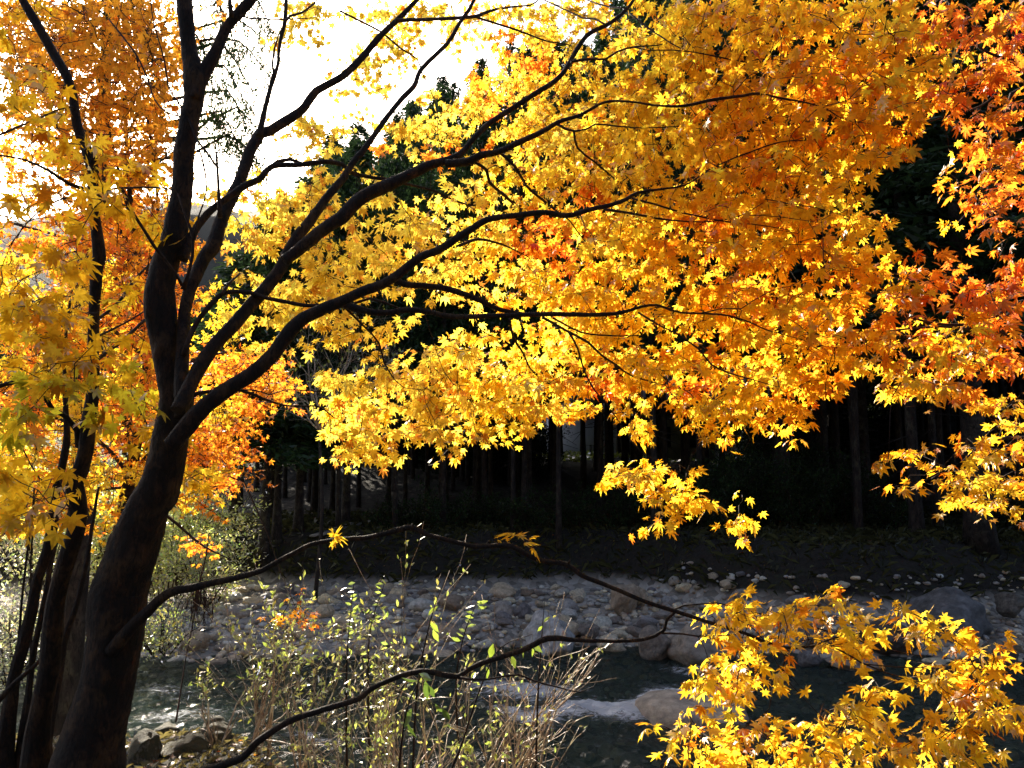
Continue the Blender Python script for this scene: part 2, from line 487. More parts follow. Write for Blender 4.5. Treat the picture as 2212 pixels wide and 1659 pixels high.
# ------------------------------------------------------------------ stones
def stone_mesh(name, mat, seed, sub=3, flat=.7, facets=5, rough=.06):
    r = np.random.default_rng(seed)
    bm = bmesh.new()
    bmesh.ops.create_icosphere(bm, subdivisions=sub, radius=1.0)
    P = np.array([v.co[:] for v in bm.verts])
    for k in range(facets + 4):
        n = r.normal(size=3); n /= np.linalg.norm(n)
        c = r.uniform(.62, .92)
        d = P @ n - c
        P = P - np.where(d > 0, d * .85, 0)[:, None] * n
    q = P * 2.1 + r.uniform(0, 9, 3)
    P *= (1 + rough * (np.sin(q[:, 0] * 1.7 + q[:, 1]) + np.sin(q[:, 1] * 2.3 - q[:, 2]) + .6 * np.sin(q[:, 2] * 4.1 + q[:, 0] * 3)) + r.normal(0, .006, len(P)))[:, None]
    P[:, 2] *= flat
    for v, p in zip(bm.verts, P): v.co = p
    for f in bm.faces: f.smooth = True
    me = bpy.data.meshes.new(name)
    bm.to_mesh(me); bm.free()
    me.materials.append(mat)
    return me
STONES = [stone_mesh('stone', M_STONE, 100 + i, 3, .55 + .06 * (i % 5)) for i in range(10)]
def stone(name, me, p, s, rz, tilt=0.0):
    o = bpy.data.objects.new(name, me)
    C.objects.link(o)
    o.location = p
    o.scale = s
    o.rotation_euler = (tilt, tilt * .6, rz)
    return o
# boulders one can tell apart: centre x, foot y, width, height (photo units), depth, mesh seed, material, label
BOULD = [
    (1188, 1422, 108, 84, 13.9, 21, M_PALE, 'large rounded pale boulder in the middle of the stone bar above the crooked lower branch'),
    (1530, 1443, 142, 74, 13.2, 22, M_PALE, 'large angular grey boulder at the water edge beside the yellow leaf clusters'),
    (1418, 1430, 82, 66, 13.6, 23, M_PALE, 'squarish pale boulder standing against the angular grey boulder at the water edge'),
    (1273, 1378, 42, 34, 14.6, 24, M_PALE, 'small upright pale boulder in shade behind the rounded boulder of the bar'),
    (1325, 1412, 60, 34, 14.2, 31, M_STONE, 'low grey stone beside the squarish pale boulder'),
    (2066, 1400, 175, 105, 14.4, 25, M_SHADEST, 'big dark smooth boulder on the shaded bank behind the yellow leaves'),
    (1873, 1448, 118, 24, 12.9, 26, M_PALE, 'long flat pale slab lying at the dark water edge'),
    (1755, 1443, 52, 34, 13.1, 27, M_PALE, 'rounded pale stone at the water edge next to the long flat slab'),
    (1811, 1440, 20, 11, 12.9, 36, M_PALE, 'tiny pale stone between the rounded stone and the long flat slab'),
    (1528, 1640, 236, 132, 10.0, 28, M_WETST, 'large domed grey boulder sitting in the river below the white rapids'),
    (1625, 1690, 190, 100, 9.3, 29, M_MOSSY, 'mossy grey boulder in the river under the low yellow leaves'),
    (1388, 1580, 50, 26, 10.4, 30, M_PALE, 'small flat white rock in the river beside the domed boulder'),
    (1352, 1604, 58, 38, 10.2, 32, M_MOSSY, 'dark mossy rock in the river beside the small flat white rock'),
    (1080, 1335, 34, 32, 16.2, 33, M_PALE, 'pointed pale stone at the back of the stone bar'),
    (1015, 1318, 34, 30, 17.0, 39, M_STONE, 'brownish rounded stone half way along the back edge of the bar'),
    (1090, 1342, 50, 40, 15.9, 34, M_STONE, 'broad leaning grey stone at the back of the bar under the forest bank'),
    (1130, 1338, 40, 34, 15.8, 35, M_STONE, 'grey stone leaning against the broad one at the back of the bar'),
    (1199, 1327, 36, 13, 16.6, 37, M_PALE, 'flat white stone lying alone on the dark bank foot'),
    (1350, 1316, 62, 52, 15.9, 38, M_STONE, 'tall leaning boulder on the shaded bank under the arching branch'),
    (1385, 1303, 30, 36, 16.3, 40, M_STONE, 'upright rounded stone behind the tall leaning boulder'),
    (730, 1298, 50, 26, 17.2, 41, M_STONE, 'dark blue grey stone near the back of the bar beside the bushes'),
    (790, 1302, 30, 24, 16.9, 42, M_STONE, 'tan rounded stone near the back of the bar'),
    (1775, 1400, 90, 42, 13.9, 43, M_SHADEST, 'grey boulder behind the long flat slab'),
    (1935, 1405, 110, 52, 13.8, 44, M_SHADEST, 'broken dark rock between the flat slab and the big dark boulder'),
    (2196, 1330, 70, 46, 15.0, 45, M_SHADEST, 'pale stone high on the shaded bank at the frame edge'),
    (2180, 1435, 80, 40, 13.2, 46, M_SHADEST, 'grey stone at the water edge near the frame edge'),
    (460, 1615, 75, 50, 5.3, 51, M_MOSSY, 'pale topped rock at the end of the mossy bank beside the near bush'),
    (300, 1640, 70, 66, 4.9, 52, M_MOSSY, 'dark angular rock on the mossy bank at the maple trunk'),
    (385, 1650, 100, 60, 5.0, 53, M_MOSSY, 'moss covered rock in the middle of the near bank'),
    (345, 1592, 60, 28, 5.5, 54, M_MOSSY, 'low rock at the waterside edge of the near bank'),
    (243, 1655, 40, 28, 4.5, 55, M_PALE, 'small pale stone among fallen leaves at the foot of the maple trunk'),
    (455, 1585, 60, 34, 5.5, 56, M_MOSSY, 'rock with a lit crest overhanging the river on the near bank'),
]
used_xy = []
for (X, Yf, w, hh, d, sd, mt, lab) in BOULD:
    foot = at(X, Yf, d)
    W, H = w / F * d, hh / F * d
    me = stone_mesh('boulder', mt, sd, 4, .8, 9, .075)
    z = foot[2] + H * (.38 if d > 6 else .12)
    o = stone('boulder', me, (foot[0], foot[1] + W * .35, z), (W * .58, W * .5, H * .85), random.uniform(0, 6), 0)
    tag(o, lab, 'boulder')
    used_xy.append((foot[0], foot[1] + W * .35, W * .5))
# cobbles of the bar, each its own object
placed = []
tries = 0
while len(placed) < 235 and tries < 9000:
    tries += 1
    y = 13.15 + 4.9 * random.random() ** 1.15
    x = random.uniform(-6.2, 6.0) if random.random() < .86 else random.uniform(6, 9)
    hz = float(height(x, y))
    if hz < WATER - .12 or hz > -2.35: continue
    s = random.choice((.07, .09, .11, .14, .18, .24)) * random.uniform(.8, 1.25)
    if any((x - a) ** 2 + (y - b) ** 2 < (s + c) ** 2 * .8 for a, b, c in used_xy): continue
    used_xy.append((x, y, s)); placed.append(s)
    o = stone('river_stone', random.choice(STONES), (x, y, hz + s * .3), (s * random.uniform(.9, 1.5), s * random.uniform(.8, 1.1), s), random.uniform(0, 6.3), random.uniform(-.3, .3))
    tag(o, 'loose grey river stone lying among the cobbles of the far stone bar', 'stone', 'loose stones of the far bar')
# pebbles: one object nobody could count
g = Geo()
base = []
for me in (stone_mesh('p', M_STONE, 300 + i, 2, .65) for i in range(5)):
    V = np.array([v.co[:] for v in me.vertices]); T = np.array([p.vertices[:] for p in me.polygons])
    base.append((V, T))
n_p = 0
while n_p < 3600:
    if random.random() < .8:
        y = 12.7 + 5.6 * random.random(); x = random.uniform(-7, 11)
    else:
        y = 8.5 + 5 * random.random(); x = random.uniform(-3, 8)
    hz = float(height(x, y))
    if hz > -2.3: continue
    n_p += 1
    s = random.uniform(.025, .085) * (1 if y > 12.7 else 1.7)
    V, T = base[n_p % 5]
    a = random.uniform(0, 6.3); ca, sa = math.cos(a), math.sin(a)
    Q = V * (s * random.uniform(.9, 1.6), s, s)
    Q = np.stack((Q[:, 0] * ca - Q[:, 1] * sa + x, Q[:, 0] * sa + Q[:, 1] * ca + y, Q[:, 2] + hz + s * .3), 1)
    g.add(Q, [T])
tag(g.build('gravel', M_STONE, smooth=True), 'small grey gravel covering the stone bar and river bed', 'gravel', kind='stuff')

# ------------------------------------------------------------------ leaves
def star_leaf(lobes, notch, shoulder=True):
    pts = [(0, 0)]
    n = len(lobes)
    for i, (ang, L) in enumerate(lobes):
        a = math.radians(ang)
        if shoulder:
            for da, k in ((-11, .66), (0, 1), (11, .66)):
                b = a + math.radians(da)
                pts.append((math.sin(b) * L * k, math.cos(b) * L * k))
        else:
            pts.append((math.sin(a) * L, math.cos(a) * L))
        if i < n - 1:
            b = math.radians((ang + lobes[i + 1][0]) / 2)
            k = notch * min(L, lobes[i + 1][1]) / .9
            pts.append((math.sin(b) * k, math.cos(b) * k))
    pts = np.array(pts)
    m = len(pts)
    tri = np.array([(0, i, i + 1) for i in range(1, m - 1)])
    return pts, tri
LEAF7 = star_leaf([(-128, .42), (-82, .74), (-40, .93), (0, 1.0), (40, .93), (82, .74), (128, .42)], .50)
LEAF5 = star_leaf([(-105, .62), (-48, .92), (0, 1.0), (48, .92), (105, .62)], .44, False)
NARROW = star_leaf([(-118, .35), (-76, .62), (-36, .88), (0, 1.08), (33, .92), (72, .70), (116, .40)], .44)
OVAL = (np.array([(0, 0), (-.16, .3), (-.2, .55), (0, 1.0), (.2, .55), (.16, .3)]), np.array([(0, 2, 1), (0, 3, 2), (0, 4, 3), (0, 5, 4)]))
def add_leaves(g, tmpl, P, A, N, S, col, curl=.25):
    """P base points, A axes, N normals, S sizes, col (n,3)"""
    pts, tri = tmpl
    n = len(P)
    if n == 0: return
    A = A / (np.linalg.norm(A, axis=1)[:, None] + 1e-9)
    N = N - A * (A * N).sum(1)[:, None]
    N /= np.linalg.norm(N, axis=1)[:, None] + 1e-9
    R = np.cross(A, N)
    cu = rng.normal(curl, curl * .8, n)[:, None]
    fold = rng.uniform(-.05, .35, n)[:, None]
    z = -cu * (pts[:, 0] ** 2 + pts[:, 1] ** 2)[None, :] + fold * np.abs(pts[:, 0])[None, :]
    # a little random twist so that no two leaves are alike
    tw = rng.normal(0, .18, n)[:, None]
    z = z + tw * (pts[:, 0] * pts[:, 1])[None, :]
    V = P[:, None, :] + S[:, None, None] * (pts[None, :, 0, None] * R[:, None, :] + pts[None, :, 1, None] * A[:, None, :] + z[:, :, None] * N[:, None, :])
    k = len(pts)
    cv = np.repeat(col[:, None, :], k, axis=1)
    if k > 10:                                   # some leaves have browned tips
        tip = (np.hypot(pts[:, 0], pts[:, 1]) > .6)[None, :, None]
        f = np.where(rng.random(n) < .35, rng.uniform(.3, 1, n), 0)[:, None, None]
        cv = np.where(tip, cv * (1 - f * np.array((.15, .5, .5))), cv)
    T = (np.arange(n)[:, None, None] * k + tri[None]).reshape(-1, 3)
    g.add(V.reshape(-1, 3), [T], cv.reshape(-1, 3))

TINT = {'A': (.84, .37, .03), 'L': (.98, .75, .10), 'W': (.97, .80, .12), 'Y': (.97, .68, .045), 'G': (.96, .56, .025), 'O': (.94, .39, .025), 'R': (.86, .20, .03), 'K': (.78, .46, .016), 'N': (.60, .54, .03)}  # K is yellow with the shade on the slim maple's leaves mixed in
def tints(ch, n, spread=.10):
    c = np.tile(np.array(TINT[ch]), (n, 1))
    nxt = {'A': 'O', 'L': 'Y', 'W': 'Y', 'Y': 'G', 'G': 'O', 'O': 'R', 'R': 'O', 'K': 'Y', 'N': 'K'}[ch]
    t = (rng.random(n) ** 3.0)[:, None]
    c = c * (1 - t) + np.array(TINT[nxt]) * t
    c *= (1 + rng.normal(0, spread, n))[:, None]
    c[rng.random(n) < .05] *= (.8, .45, .5)
    return np.clip(c, 0, .97)

def foliage(rows, depth, size, per_cell, leaves_per, tmpl, mat_g, twig_g, skel, jitter=.42, spray=.07, sunface=1.0, cut=None, twig_r=.0016):
    """leaf sprays on real twigs: every spray is joined to the nearest wood (skel) by a thin twig"""
    cell = 2212 / 44.0
    cents, chars = [], []
    for r, row in enumerate(rows):
        for c, ch in enumerate(row):
            if ch in '. ': continue
            dens = 1.0 if ch.isupper() else .34
            X0, Y0 = (c + .5) * cell, (r + .5) * cell
            d0 = depth(X0, Y0)
            lam = per_cell * dens * (d0 / 3.0) ** 2 * (.72 if Y0 > 1240 else 1) * (.62 if per_cell > 5 and size < .04 and X0 < 1150 and 320 < Y0 < 760 else 1.35 if per_cell > 5 and size < .04 and Y0 < 300 and X0 < 1300 else 1)
            for _ in range(rng.poisson(lam)):
                X = X0 + rng.normal(0, jitter) * cell * .62
                Y = Y0 + rng.normal(0, jitter) * cell * .62
                d = d0 * (1 + rng.normal(0, .07))
                if ch.upper() == 'Y' and X0 < 1400 and per_cell > 5 and size < .04 and rng.random() < (1500 - X0) / 600: q_ = 'L'
                else: q_ = ch.upper()
                cents.append(at(X, Y, d)); chars.append(q_)
    cents = np.array(cents)
    if len(cents) == 0: return
    nodes = np.array(skel)[:, :3]
    # order by distance to the wood, join each to the nearest node, long hops are broken by in-between nodes
    d2 = np.array([((nodes - c) ** 2).sum(1).min() for c in cents])
    order = np.argsort(d2)
    NB = np.zeros((len(nodes) + len(cents) * 4, 3)); NB[:len(nodes)] = nodes; nn = len(nodes)
    P_, A_, N_, S_, C_ = [], [], [], [], []
    sunv = np.array(SUN)
    for i in order:
        c = cents[i]
        k = ((NB[:nn] - c) ** 2).sum(1).argmin()
        a = NB[k]
        L = np.linalg.norm(c - a)
        if L > .02:
            m = 3 if L > .12 else 2
            t = np.linspace(0, 1, m + 1)[:, None]
            path = a + (c - a) * t
            path[:, 2] += np.sin(t[:, 0] * 3.14) * L * rng.uniform(-.06, .14)
            path[1:-1] += rng.normal(0, L * .05, (m - 1, 3))
            rr = np.clip(twig_r * (1 + 1.5 * L), twig_r, twig_r * 2.2)
            tube(twig_g, np.column_stack((path, np.linspace(rr, twig_r * .8, m + 1))), 3)
            NB[nn:nn + m] = path[1:]; nn += m
        # the spray: a short drooping twig with opposite leaves
        dirv = (c - a) / (L + 1e-6) + rng.normal(0, .6, 3)
        dirv[2] = dirv[2] * .4 - .12
        dirv /= np.linalg.norm(dirv)
        n = max(2, rng.poisson(leaves_per))
        t = rng.uniform(-.2, 1, n)
        side = np.cross(dirv, (0, 0, 1)); side /= np.linalg.norm(side) + 1e-9
        sg = np.where(np.arange(n) % 2, 1, -1)[:, None]
        base = c + dirv * (t * spray)[:, None] + side * sg * rng.uniform(.005, .045, n)[:, None] + rng.normal(0, .014, (n, 3))
        ax = dirv * .55 + side * sg * .8 + rng.normal(0, .38, (n, 3)); ax[:, 2] -= .55
        nrm = np.array((0, 0, .55)) + sunv * sunface + rng.normal(0, .42, (n, 3))
        P_.append(base); A_.append(ax); N_.append(nrm)
        S_.append(size * rng.uniform(.6, 1.28, n)); C_.append(tints(chars[i], n))
        end = c + dirv * spray * .9
        tube(twig_g, np.column_stack((np.array((c, (c + end) / 2 + rng.normal(0, .006, 3), end)), (twig_r, twig_r * .8, twig_r * .5))), 3)
    P_, A_, N_, S_, C_ = map(np.concatenate, (P_, A_, N_, S_, C_))
    alt = rng.random(len(P_)) < (.35 if tmpl is LEAF7 else 0)
    add_leaves(mat_g, tmpl, P_[~alt], A_[~alt], N_[~alt], S_[~alt], C_[~alt], .3)
    add_leaves(mat_g, NARROW, P_[alt], A_[alt], N_[alt], S_[alt] * 1.05, C_[alt], .4)
    return len(P_)

# ------------------------------------------------------------------ traced wood
def trace(s, d0, d1, wk=1.0):
    """'@cr x,y,w ...' : tile column/row of the photograph and points with widths; depth runs from d0 to d1"""
    pts, off, k = [], (0, 0), .3335
    for tok in s.split():
        if tok[0] == '@':
            if tok[1] == 'F': off, k = (0, 0), 1.0
            else: off, k = (int(tok[1]) * 737.7, int(tok[2]) * 553.0), .3335
            continue
        x, y, w = map(float, tok.split(','))
        pts.append((off[0] + x * k, off[1] + y * k, w * k))
    pts = np.array(pts)
    s_ = np.concatenate(([0], np.cumsum(np.hypot(*np.diff(pts[:, :2], axis=0).T))))
    d = d0 + (d1 - d0) * s_ / s_[-1]
    W = at_many(pts[:, 0], pts[:, 1], d)
    return np.column_stack((W, pts[:, 2] / 2 / F * d * wk))
def limb(name, tr, parent, mat, skel=None, sides=10, bump=.05, step=.04):
    P = catmull(tr, step)
    P[:, :3] += np.cumsum(rng.normal(0, .0006, (len(P), 3)), axis=0)
    g = Geo(); tube(g, P, sides, bump, knots=int(len(P) * P[:, 3].mean() * 6) if sides > 9 else 0)
    if skel is not None: skel.extend(list(P[::2]))
    return g.build(name, mat, parent, smooth=True)

# ---- the main maple
D = 2.8
trunk_tr = trace('@02 420,2760,640 470,2300,520 520,1950,470 560,1658,440 620,1400,395 680,1200,365 720,1000,350 745,800,362 760,550,370 830,300,335 930,0,290 @01 1015,1480,268 1080,1200,240 1118,1000,222 1125,850,222 1085,700,200 1050,520,190 1025,330,200 1035,200,188 1068,60,178 @00 1112,1600,168 1140,1450,158 1165,1300,140 1180,1100,132 1190,950,130 1215,780,124 1240,640,130 1240,500,130 1215,330,100 1195,100,106 1185,-120,100 1190,-500,90', D, 3.05)
maple = empty('maple_tree', tuple(trunk_tr[0, :3]), 'large maple with dark leaning trunk and bright yellow leaves spreading over the river', 'tree')
skel = []
_d = np.gradient(trunk_tr[:, :3], axis=0); _d /= np.linalg.norm(_d, axis=1)[:, None]
trunk_tr[:, 3] *= np.abs(_d[:, 2]) * .96
limb('trunk', trunk_tr, maple, M_BARK, skel, 44, .035, .012)
LIMBS = [
    # fork of the leading stem
    ('@00 1262,640,100 1300,520,105 1340,440,105 1400,330,86 1470,170,76 1560,60,80 1640,-40,76 1760,-300,60', 2.98, 3.1),
    ('@00 1500,110,44 1490,40,34 1480,-60,30', 3.0, 3.0),
    ('@00 1560,100,20 1620,120,14 1850,125,11 2040,118,6', 3.0, 3.4),
    # second stem
    ('@01 1175,1050,110 1178,800,110 1185,600,98 1190,400,95 1215,250,92 1270,120,100 1330,-10,105 @00 1370,1600,112 1420,1440,100 1500,1280,94 1570,1130,90 1620,970,86 1690,860,88 1740,850,76 1880,760,74 1960,700,66 2040,590,60 2212,490,55 @10 120,370,53 240,230,48 340,130,42 430,40,36 520,-60,28 620,-200,20', 2.75, 3.9),
    ('@00 1680,880,54 1720,700,38 1755,560,34 1775,500,40 1800,420,24 1815,280,27 1850,150,32 1860,0,28 1875,-120,24', 3.15, 3.4),
    ('@00 1778,500,24 1762,420,18 1775,310,16 1800,230,12 1830,160,8', 3.2, 3.3),
    ('@00 1855,130,22 1880,100,20 1950,80,18 2030,20,14 2080,-40,12', 3.3, 3.5),
    ('@10 350,135,32 440,128,30 520,130,28 750,118,28 880,105,28 960,75,22 1100,50,16 1230,35,12 1300,-20,10', 3.6, 4.3),
    ('@10 870,110,22 1000,150,20 1150,200,18 1300,260,14 1450,290,11 1540,320,7', 4.0, 4.6),
    ('@10 -10,70,18 110,130,18 250,200,16 380,310,14 490,380,12 520,470,11 570,570,9 620,720,7 620,900,4', 3.7, 4.2),
    ('@00 1180,1680,90 1260,1500,62 1340,1395,58 1440,1310,50 1600,1200,55 1680,1165,50 1740,1095,46 1800,1075,42 1950,1070,40 2100,1050,38 2212,1065,36 @10 60,1115,30 180,1150,28 330,1170,28 440,1200,22 600,1240,19 760,1310,16 900,1340,12 1100,1390,10', 2.95, 3.7),
    ('@00 1735,1100,36 1800,1045,30 1880,1032,30 1960,1060,26', 3.2, 3.3),
    # third limb and its two arms
    ('@01 1150,1000,120 1225,840,112 1300,700,112 1400,560,106 1530,420,102 1680,250,100 1800,100,97 1850,10,98 @00 1885,1600,98 1935,1510,90 2000,1430,80 2110,1270,66 2212,1150,58 @10 70,1040,50 140,960,48 250,800,42 370,640,40 460,545,40 500,450,34 600,340,34 680,260,32 760,120,30 820,30,27 870,-80,24', 2.7, 3.8),
    ('@01 1840,30,90 @00 1900,1640,92 2000,1560,96 2110,1470,100 2212,1410,104 @10 130,1280,105 300,1200,98 440,1130,82 560,1075,75 700,1035,60 780,990,50 850,900,43 960,790,42 1100,700,42 1250,600,40 1400,500,38 1470,400,36 1530,290,36 1600,210,35 1720,150,30 1830,60,26 1900,-40,20', 2.95, 3.5),
    ('@10 1485,400,24 1600,380,20 1710,380,18 1790,330,16 1900,300,14 2050,290,10 2212,250,7', 3.3, 3.4),
    ('@10 1890,305,12 1990,325,10 2212,325,10 @20 200,360,12 420,400,11 500,380,10 700,395,9 830,425,8 960,430,7 1050,415,5', 3.2, 3.0),
    ('@10 1840,50,14 1720,40,11 1560,-10,10', 3.4, 3.7),
    ('@10 1720,165,18 1640,125,14 1560,115,14 1490,80,12 1300,-10,10', 3.4, 3.9),
    ('@10 1870,90,14 1990,180,12 2120,270,10 2230,330,8', 3.3, 3.1),
    ('@10 680,1060,66 820,1050,64 900,1010,56 1030,980,50 1150,920,45 1300,850,40 1400,790,34 1550,740,26 1700,665,20 1850,655,17 2050,680,17 2212,680,22 @20 200,640,24 400,612,22 490,600,20 650,635,16 800,660,12 920,690,10 1030,760,8 1120,790,6 1190,870,4', 3.05, 2.8),
    ('@10 1390,800,26 1450,835,22 1510,850,20 1580,840,14 1640,805,15 1780,820,14 1950,830,11 2212,815,6', 3.2, 3.2),
    ('@10 1505,845,20 1530,960,18 1640,1050,14 1760,1150,12 1900,1250,7', 3.3, 3.5),
    ('@10 850,1040,26 940,1100,27 960,1180,25 1060,1270,23 1160,1360,20 1250,1400,14', 3.2, 3.5),
    ('@10 1025,985,26 1130,1080,23 1200,1200,22 1300,1290,20 1400,1370,15 1480,1430,12 1560,1540,9 1680,1658,6', 3.2, 3.5),
    ('@20 900,690,10 1000,670,8 1150,620,5', 2.8, 2.8),
    ('@20 330,600,10 420,500,8 560,430,6 700,390,4', 2.85, 2.8),
    # fourth, lowest big limb
    ('@01 1110,1230,140 1230,1080,138 1320,980,132 1450,880,122 1620,770,116 1760,640,112 1850,520,114 1950,410,104 2100,335,92 2212,290,82 @11 130,232,78 250,190,76 350,130,74 500,20,64 @10 620,1630,62 700,1580,60 830,1500,55 940,1435,50 1100,1410,45 1300,1390,43 1450,1410,40 1600,1370,38 1720,1340,34 1830,1300,30 1900,1260,24 2050,1240,18 2212,1215,14 @20 150,1120,12 300,1050,12 450,990,12 600,940,10 780,925,7', 2.65, 3.0),
    ('@10 1700,1355,24 1900,1385,20 2050,1415,16 2212,1430,12 @20 200,1430,10 380,1390,8 520,1310,6', 3.1, 2.9),
    ('@10 1880,1285,18 2050,1330,16 2212,1380,14 @20 100,1400,14 300,1440,12 500,1460,8 680,1490,6', 3.1, 2.9),
    ('@20 380,1390,8 600,1400,7 880,1440,5', 2.9, 2.8),
    ('@20 530,1290,8 700,1320,8 860,1345,7 1080,1410,5', 2.9, 2.8),
    ('@10 760,1590,26 880,1550,24 1000,1570,18 1100,1610,14 1220,1670,8', 3.0, 3.3),
    ('@11 330,150,52 420,185,50 500,190,48 650,205,48 780,240,46 900,290,42 1000,340,36 1130,368,32 1260,385,24', 2.95, 3.1),
    ('@01 2120,360,60 @11 -10,310,66 100,345,60 250,370,48 450,355,45 580,370,42 700,400,42 900,400,40 1100,395,38 1300,385,38 1500,385,36 1700,390,32 1850,370,26 1960,335,22 2060,325,20 2212,370,16 @21 150,380,16 300,395,14 450,440,12 560,490,10 750,545,8 900,590,6 1050,610,4', 2.9, 2.75),
    ('@11 80,310,22 180,277,20 280,305,18 380,345,16 500,362,12', 2.95, 3.0),
    ('@11 1090,410,24 1110,520,20 1180,640,16 1220,730,12 1310,820,7', 3.0, 3.3),
    ('@11 1300,395,24 1450,480,20 1600,560,20 1680,640,18 1780,710,16 1880,780,13 2100,840,7', 2.95, 3.0),
    ('@11 1470,490,18 1530,600,16 1570,740,14 1640,870,12 1720,960,10 1800,1080,9 1880,1210,8 1960,1290,6 2060,1330,5 2160,1400,4', 2.95, 2.9),
    ('@11 1370,400,18 1550,490,14 1750,515,12 1950,515,7', 2.95, 3.1),
    ('@11 30,340,22 140,450,17 240,560,14 270,680,12 340,800,9 400,850,7 550,860,4', 2.9, 3.2),
    ('@11 1920,365,16 2060,450,13 2212,525,12 @21 100,600,16 180,700,14 300,760,12 450,800,9 620,850,5', 2.85, 2.75),
    ('@11 860,410,12 900,480,10 1000,530,6', 3.0, 3.2),
    ('@11 540,370,10 620,640,6 680,800,4', 3.0, 3.1),
    ('@21 120,370,10 250,340,9 380,340,9 450,290,7 600,210,6 700,190,4', 2.75, 2.7),
    ('@01 1190,640,44 1260,460,42 1350,335,42 1450,240,42 1530,232,38 1620,240,36 1720,275,34 1850,300,34 1980,325,32 2120,322,26', 2.85, 3.05),
    ('@01 1440,245,30 1490,170,22 1555,110,14', 2.9, 3.0),
    ('@01 1200,930,36 1280,890,32 1400,872,28 1560,870,26 1700,925,22 1830,968,15 1950,975,15 2050,972,14 2110,1000,12 2170,1050,7', 2.8, 3.1),
    ('@01 1540,868,12 1650,870,10 1750,900,10 1850,870,10 2050,880,8 2212,885,5', 2.85, 3.1),
    # low arching branch
    ('@02 720,900,110 860,740,92 980,630,80 1100,530,72 1250,490,60 1400,460,50 1560,420,48 1700,380,43 1820,310,40 1900,270,38 2020,210,35 2212,175,34 @12 150,165,38 300,130,42 450,98,46 550,140,36 700,180,35 850,215,38 1000,210,39 1100,215,44 1180,260,40 1300,310,37 1450,330,38 1550,400,37 1700,460,34 1850,520,32 2000,580,31 2212,645,31 @22 200,710,28 400,770,26 550,830,25 680,862,22 830,845,18 950,800,13 1100,770,10 1280,740,7', 2.78, 2.42),
    ('@12 2130,640,14 2212,602,13 @22 120,592,11 220,585,10 400,630,10 600,680,10 800,730,12 1000,790,10 1200,850,7 1400,900,6 1560,930,4', 2.55, 2.45),
    ('@22 645,860,16 662,960,12 640,1050,10 580,1160,9 560,1280,8 480,1350,7 350,1420,6 150,1520,4', 2.5, 2.5),
    ('@22 820,850,16 1000,890,13 1150,980,14 1300,1040,12 1500,1100,10 1700,1130,8 1850,1190,6', 2.5, 2.3),
    ('@22 1150,980,10 1400,1000,9 1650,1010,8 1850,1060,7 2050,1180,6 2180,1260,5', 2.45, 2.3),
    ('@22 640,1050,9 760,1180,7 900,1330,6 1000,1500,6 1150,1640,5', 2.5, 2.3),
    ('@22 1850,1180,7 1750,1350,6 1600,1500,6 1500,1650,5', 2.35, 2.3),
    ('@12 455,115,24 460,75,8', 2.6, 2.6), ('@12 1470,335,20 1485,300,5', 2.55, 2.55), ('@12 950,205,20 958,185,10', 2.6, 2.6),
    # bottom crooked branch
    ('@02 560,2350,140 760,2050,90 1000,1850,75 1250,1685,62 1400,1640,60 1560,1580,60 1630,1500,56 1700,1440,55 1850,1350,50 2000,1300,48 2212,1240,46 @12 100,1210,43 180,1150,40 250,1110,40 400,1050,42 550,1028,43 650,1050,42 760,1060,42 820,1020,38 900,980,40 1030,940,40 1200,880,42 1330,818,46 1500,825,34 1700,835,28 1900,830,28 2020,800,26 2080,760,28 2100,690,22 2160,640,20', 2.55, 2.53),
    ('@12 2075,785,18 2212,790,14 @22 100,805,12 240,800,10 380,790,6', 2.53, 2.5),
    ('@12 770,1075,24 860,1085,18 950,1080,16 1150,1050,16 1250,1090,14 1400,1130,12 1550,1165,10 1640,1130,7 1690,1020,5 1740,940,3', 2.5, 2.5),
    # stubs and side shoots of the leading stem
    ('@01 1185,220,46 1215,130,28 1245,0,26 @00 1250,1540,26 1200,1400,17 1150,1250,12', 2.8, 2.8),
    ('@00 1250,1560,22 1290,1400,14 1340,1250,13 1330,1100,14 1290,930,12', 2.8, 2.85),
    ('@01 1180,190,30 1130,100,20 1060,10,26 @00 1000,1600,28 930,1490,27 850,1370,24 780,1320,22 720,1300,18', 2.75, 2.6),
    ('@00 1425,1410,40 1412,1200,24 1402,1060,22 1400,980,18', 2.9, 2.9),
    ('@00 1400,1070,18 1330,970,18 1270,900,18 1230,780,16 1150,650,14 1090,550,14 1070,400,12 1000,150,10 980,0,8', 2.9, 3.1),
    ('@00 1200,760,14 1080,730,12 1000,640,12 950,500,12 880,350,14 790,230,14 700,120,10', 3.0, 3.2),
]
for s, d0, d1 in LIMBS:
    tr = trace(s, d0, d1, .84)
    big = tr[:, 3].max() > .012
    limb('limb' if big else 'branch', tr, maple, M_BARK if big else M_TWIG, skel, 14 if big else 6, .05 if big else .03, .02 if big else .035)

